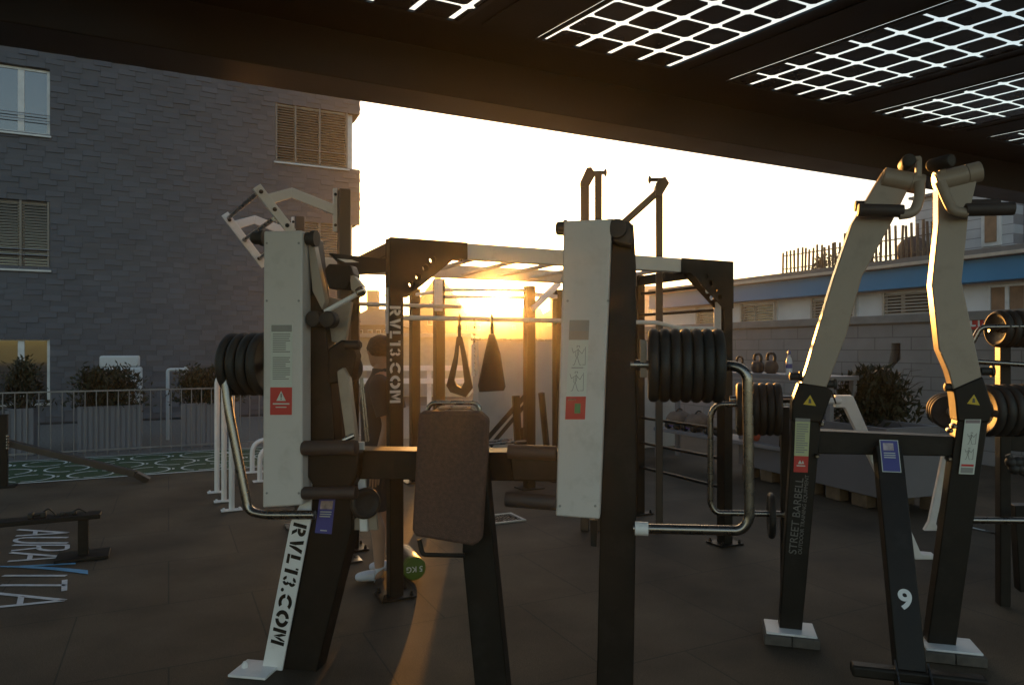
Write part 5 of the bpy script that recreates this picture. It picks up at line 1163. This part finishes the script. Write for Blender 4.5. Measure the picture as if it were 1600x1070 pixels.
# red sign on the block wall
def wt(px, d=-0.02): 
    o_ = BW0 + A * d; u = (px - 800) / F; return (u * o_.y - o_.x) / (B.x - B.y * u)
t1, t0 = wt(1488), wt(1640); zs_ = BW0 + B * wt(1510); zt_, zb_ = H + (HY - 493) / F * zs_.y, H + (HY - 515) / F * zs_.y
sg = thing("red_sign", "red sign board lettered RVL13 on the block wall", "sign", W2(t1, zb_, -0.02))
MB().prism([W2(t0, zb_, -0.03), W2(t1, zb_, -0.03), W2(t1, zb_, -0.004), W2(t0, zb_, -0.004)], V((0, 0, zt_ - zb_))).build("sign_board", RED, sg, 0.002)
MB().prism([W2(t0, zt_, -0.05), W2(t1, zt_, -0.05), W2(t1, zt_, -0.004), W2(t0, zt_, -0.004)], V((0, 0, 0.05))).build("sign_top", BLACK, sg)
text_mesh("RVL13", frame(W2(wt(1493), zb_ + 0.045, -0.0315), -B, Z), 0.17, WTEXT, "lettering", sg, 0.004)
# ================================================================== GREEN WEIGHTED TUBE
gy_ = 4.92; gc = V(((648 - 800) / F * gy_, gy_, 0.083))
tb_ = thing("weighted_tube", "green capped 5 KG weighted tube lying beside the rig post", "weight", (gc.x, gc.y, 0))
ax = V((-0.35, 0.93, 0)).normalized()
GRN = mat("green_rubber", (0.085, 0.14, 0.014), 0.5, 0, 0.1, 20, 0.15, 150)
MB().lathe(gc, ax, [(0.05, -0.002), (0.072, 0.0), (0.082, 0.012), (0.082, 0.06), (0.078, 0.065)], 32).build("end_cap", GRN, tb_)
MB().lathe(gc + ax * 0.066, ax, [(0.078, 0), (0.078, 0.3), (0.07, 0.305)], 32).build("tube_body", BROWN, tb_)
text_mesh("5 KG", frame(gc - ax * 0.0035 + V((0.93, 0.35, 0)) * 0.058 + Z * 0.018, V((-0.93, -0.35, 0)), -Z), 0.055, WTEXT, "lettering", tb_, 0.0005)

# ================================================================== PERSON
PX, PY = -0.945, 5.02
pers = thing("person", "person in dark shirt and shorts with white shoes, looking away behind the lettered post", "person", (PX, PY, 0))
LOC[pers.name] = V((0, 0, 0))            # the figure is modelled around its own base
SKIN = mat("skin", (0.42, 0.24, 0.16), 0.55, 0, 0.08, 8); HAIR = mat("short_brown_hair", (0.09, 0.045, 0.022), 0.7, 0, 0.35, 60, 0.6, 200)
SHIRT = mat("dark_shirt", (0.035, 0.034, 0.037), 0.85, 0, 0.15, 12, 0.3, 40); SHORT = mat("dark_shorts", (0.028, 0.028, 0.034), 0.85, 0, 0.15, 12, 0.3, 40); SHOE = mat("white_shoe", (0.55, 0.56, 0.62), 0.55, 0, 0.05)
def skinobj(name, m, verts, edges, radii, root, par, sub=2):
    me = bpy.data.meshes.new(name); off = LOC[par.name]
    me.from_pydata([tuple(v) for v in verts], edges, []); me.materials.append(m)
    o = bpy.data.objects.new(name, me); COL.objects.link(o); o.parent = par; LOC[o.name] = off
    sm = o.modifiers.new("skin", 'SKIN'); sm.use_smooth_shade = True
    for i, r in enumerate(radii): me.skin_vertices[0].data[i].radius = (r if isinstance(r, tuple) else (r, r))
    me.skin_vertices[0].data[root].use_root = True
    ss = o.modifiers.new("smooth", 'SUBSURF'); ss.levels = sub; ss.render_levels = sub
    return o
# local frame: faces -x (left in the photo); y- is the side towards the camera
vs, es, rs = [], [], []
def jv(x, y, z, r, link=None):
    vs.append(V((x, y, z))); rs.append(r)
    if link is not None: es.append((link, len(vs) - 1))
    return len(vs) - 1
pel = jv(0.02, 0, 0.93, (0.125, 0.145)); wai = jv(0.01, 0, 1.07, (0.105, 0.13), pel); che = jv(0.02, 0, 1.24, (0.115, 0.15), wai); upc = jv(0.03, 0, 1.37, (0.095, 0.13), che)
nk = jv(0.01, 0.0, 1.455, 0.058, upc); nk2 = jv(0.0, 0.0, 1.50, 0.056, nk); hd0 = jv(-0.012, 0.02, 1.555, 0.076, nk2); hd1 = jv(-0.005, 0.02, 1.615, 0.092, hd0); hd2 = jv(0.0, 0.015, 1.665, 0.07, hd1)
# nose, chin and ears: head turned towards -x +y
fd = V((-0.62, 0.78, 0)); sdv = V((fd.y, -fd.x, 0))
hc = V((-0.005, 0.02, 1.59))
n1 = hc + fd * 0.105 + Z * -0.005; jv(n1.x, n1.y, n1.z, 0.014, hd1)
ch_ = hc + fd * 0.075 + Z * -0.085; jv(ch_.x, ch_.y, ch_.z, 0.03, hd0)
for s_ in (-1, 1):
    e_ = hc + sdv * s_ * 0.083 - fd * 0.01 + Z * 0.0; jv(e_.x, e_.y, e_.z, (0.012, 0.024), hd1)
for sy in (-1, 1):
    hip = jv(0.02, 0.09 * sy, 0.88, 0.095, pel); kn = jv(-0.02 + 0.02 * sy, 0.10 * sy, 0.49, 0.058, hip); cf = jv(0.035 + 0.02 * sy, 0.105 * sy, 0.36, 0.056, kn); an = jv(0.045 + 0.025 * sy, 0.11 * sy, 0.10, 0.036, cf)
    hl_ = jv(0.05 + 0.025 * sy, 0.11 * sy, 0.045, 0.036, an); toe = jv(-0.08 + 0.025 * sy, 0.115 * sy, 0.035, 0.032, hl_)
    sh = jv(0.03, 0.16 * sy, 1.39, 0.058, upc); s2 = jv(0.035, 0.205 * sy, 1.36, 0.056, sh)
    if sy > 0: el = jv(0.075, 0.235, 1.10, 0.042, s2); wr = jv(0.03, 0.23, 0.87, 0.027, el)
    else: el = jv(0.105, -0.235, 1.11, 0.042, s2); wr = jv(0.035, -0.235, 0.87, 0.028, el)
    pm = jv(0.012, 0.225 * sy, 0.80, (0.018, 0.034), wr)
    for k, (ox, L) in enumerate(((-0.028, .075), (-0.01, .085), (0.009, .08), (0.027, .065))):
        f1 = jv(0.012 + ox, 0.225 * sy, 0.755, 0.0095, pm); f2 = jv(0.008 + ox, 0.218 * sy, 0.755 - L * .55, 0.0085, f1); jv(0.002 + ox, 0.205 * sy, 0.755 - L, 0.0075, f2)
    th1 = jv(-0.025, 0.222 * sy, 0.80, 0.011, pm); jv(-0.042, 0.215 * sy, 0.765, 0.0095, th1)
body = skinobj("body", SKIN, vs, es, rs, pel, pers)
hv = [hc + V((0.005, -0.004, 0.035)) - fd * 0.012]
b = MB(); b.ball(hv[0], 0.1, 0.1, 0.098, 3)
for v in b.bm.verts:
    d = v.co - hv[0]; k = d.normalized().dot(fd)
    if k > 0.35 and d.z < 0.045: v.co -= fd * 0.06 * (k - .35) / .65 + V((0, 0, 0))
    lim = -0.055 + 0.05 * max(0, k + 0.2)
    if d.z < lim: v.co.z = hv[0].z + lim + (d.z - lim) * 0.15; v.co.x = hv[0].x + d.x * 0.9; v.co.y = hv[0].y + d.y * 0.9
    v.co += V((random.uniform(-1, 1), random.uniform(-1, 1), random.uniform(-1, 1))) * 0.0016
b.build("hair", HAIR, pers, angle=80)
b = MB()
for s_ in (-1, 1): b.ball(hc + fd * 0.082 + sdv * s_ * 0.033 + Z * 0.012, 0.011, sub=2)
b.build("eyes", mat("eye_white", (0.5, 0.48, 0.45), 0.3), pers)
b = MB(); b.tube([hc + fd * 0.088 + sdv * -0.022 + Z * -0.05, hc + fd * 0.1 + Z * -0.05, hc + fd * 0.088 + sdv * 0.022 + Z * -0.05], 0.006, 0.01, 8); b.build("mouth", mat("lips", (0.3, 0.13, 0.1), 0.5), pers)
def loft(b, rings, seg=24):
    rr = [[b.bm.verts.new(V((cx + rx * math.cos(2 * math.pi * k / seg), cy + ry * math.sin(2 * math.pi * k / seg), z + 0.004 * math.sin(k * 5 + z * 40)))) for k in range(seg)] for cx, cy, z, rx, ry in rings]
    for a, c in zip(rr, rr[1:]):
        for k in range(seg): b.bm.faces.new((a[k], a[(k + 1) % seg], c[(k + 1) % seg], c[k]))
    b.bm.faces.new(rr[0][::-1]); b.bm.faces.new(rr[-1])
b = MB()
loft(b, [(0.02, 0, 0.87, .135, .185), (0.02, 0, 0.88, .15, .19), (0.012, 0, 1.0, .138, .175), (0.008, 0, 1.12, .138, .178), (0.012, 0, 1.24, .148, .195), (0.022, 0, 1.33, .14, .205), (0.03, 0, 1.39, .115, .19), (0.026, 0, 1.43, .088, .14), (0.018, 0, 1.462, .07, .085), (0.014, 0, 1.48, .066, .068)])
for sy in (-1, 1):
    b.sweep([V((0.03, 0.12 * sy, 1.385)), V((0.032, 0.18 * sy, 1.385)), V((0.04, 0.225 * sy, 1.35)), V((0.065, 0.24 * sy, 1.26)), V((0.088, 0.243 * sy, 1.17))], [.05, .068, .074, .07, .066], 18)
o = b.build("shirt", SHIRT, pers, angle=70)
b = MB(); loft(b, [(0.02, 0, 0.97, .128, .16), (0.02, 0, 0.9, .14, .178), (0.018, 0, 0.8, .138, .185), (0.015, 0, 0.76, .12, .17)])
for sy in (-1, 1): b.sweep([V((0.018, 0.09 * sy, 0.84)), V((0.01, 0.098 * sy, 0.74)), V((-0.003 + 0.015 * sy, 0.102 * sy, 0.6)), V((-0.006 + 0.018 * sy, 0.102 * sy, 0.5))], [.1, .108, .1, .092], 20)
b.build("shorts", SHORT, pers, angle=70)
for sy in (-1, 1):
    vs, es, rs = [], [], []
    x0 = 0.025 * sy
    a0 = jv(0.055 + x0, 0.11 * sy, 0.045, (0.042, 0.04)); jv(0.05 + x0, 0.11 * sy, 0.11, 0.042, a0); a1 = jv(-0.03 + x0, 0.112 * sy, 0.042, (0.046, 0.04), a0); a2 = jv(-0.085 + x0, 0.116 * sy, 0.036, (0.044, 0.033), a1); jv(-0.125 + x0, 0.118 * sy, 0.03, (0.03, 0.024), a2)
    skinobj("shoe", SHOE, vs, es, rs, a0, pers)

# ================================================================== HAZE
hz = bpy.data.materials.new("evening_haze"); hz.use_nodes = True; n = hz.node_tree.nodes; l = hz.node_tree.links
n.remove(n["Principled BSDF"]); pv = n.new("ShaderNodeVolumePrincipled"); pv.inputs['Color'].default_value = (0.95, 0.93, 0.9, 1)
pv.inputs['Density'].default_value = 0.0006; pv.inputs['Anisotropy'].default_value = 0.86
pw = n.new("ShaderNodeVolumePrincipled"); pw.inputs['Color'].default_value = (0.95, 0.93, 0.9, 1)
pw.inputs['Density'].default_value = 0.0010; pw.inputs['Anisotropy'].default_value = 0.985          # added forward-scatter lobe, imitates lens bloom as a tight glow round the sun
ad = n.new("ShaderNodeAddShader"); l.new(pv.outputs[0], ad.inputs[0]); l.new(pw.outputs[0], ad.inputs[1])
l.new(ad.outputs[0], n["Material Output"].inputs['Volume'])
hb = MB().box(V((10, 50, 9.0)), 160, 152, 20.2).build("haze", hz, smooth=False); hb["kind"] = "stuff"
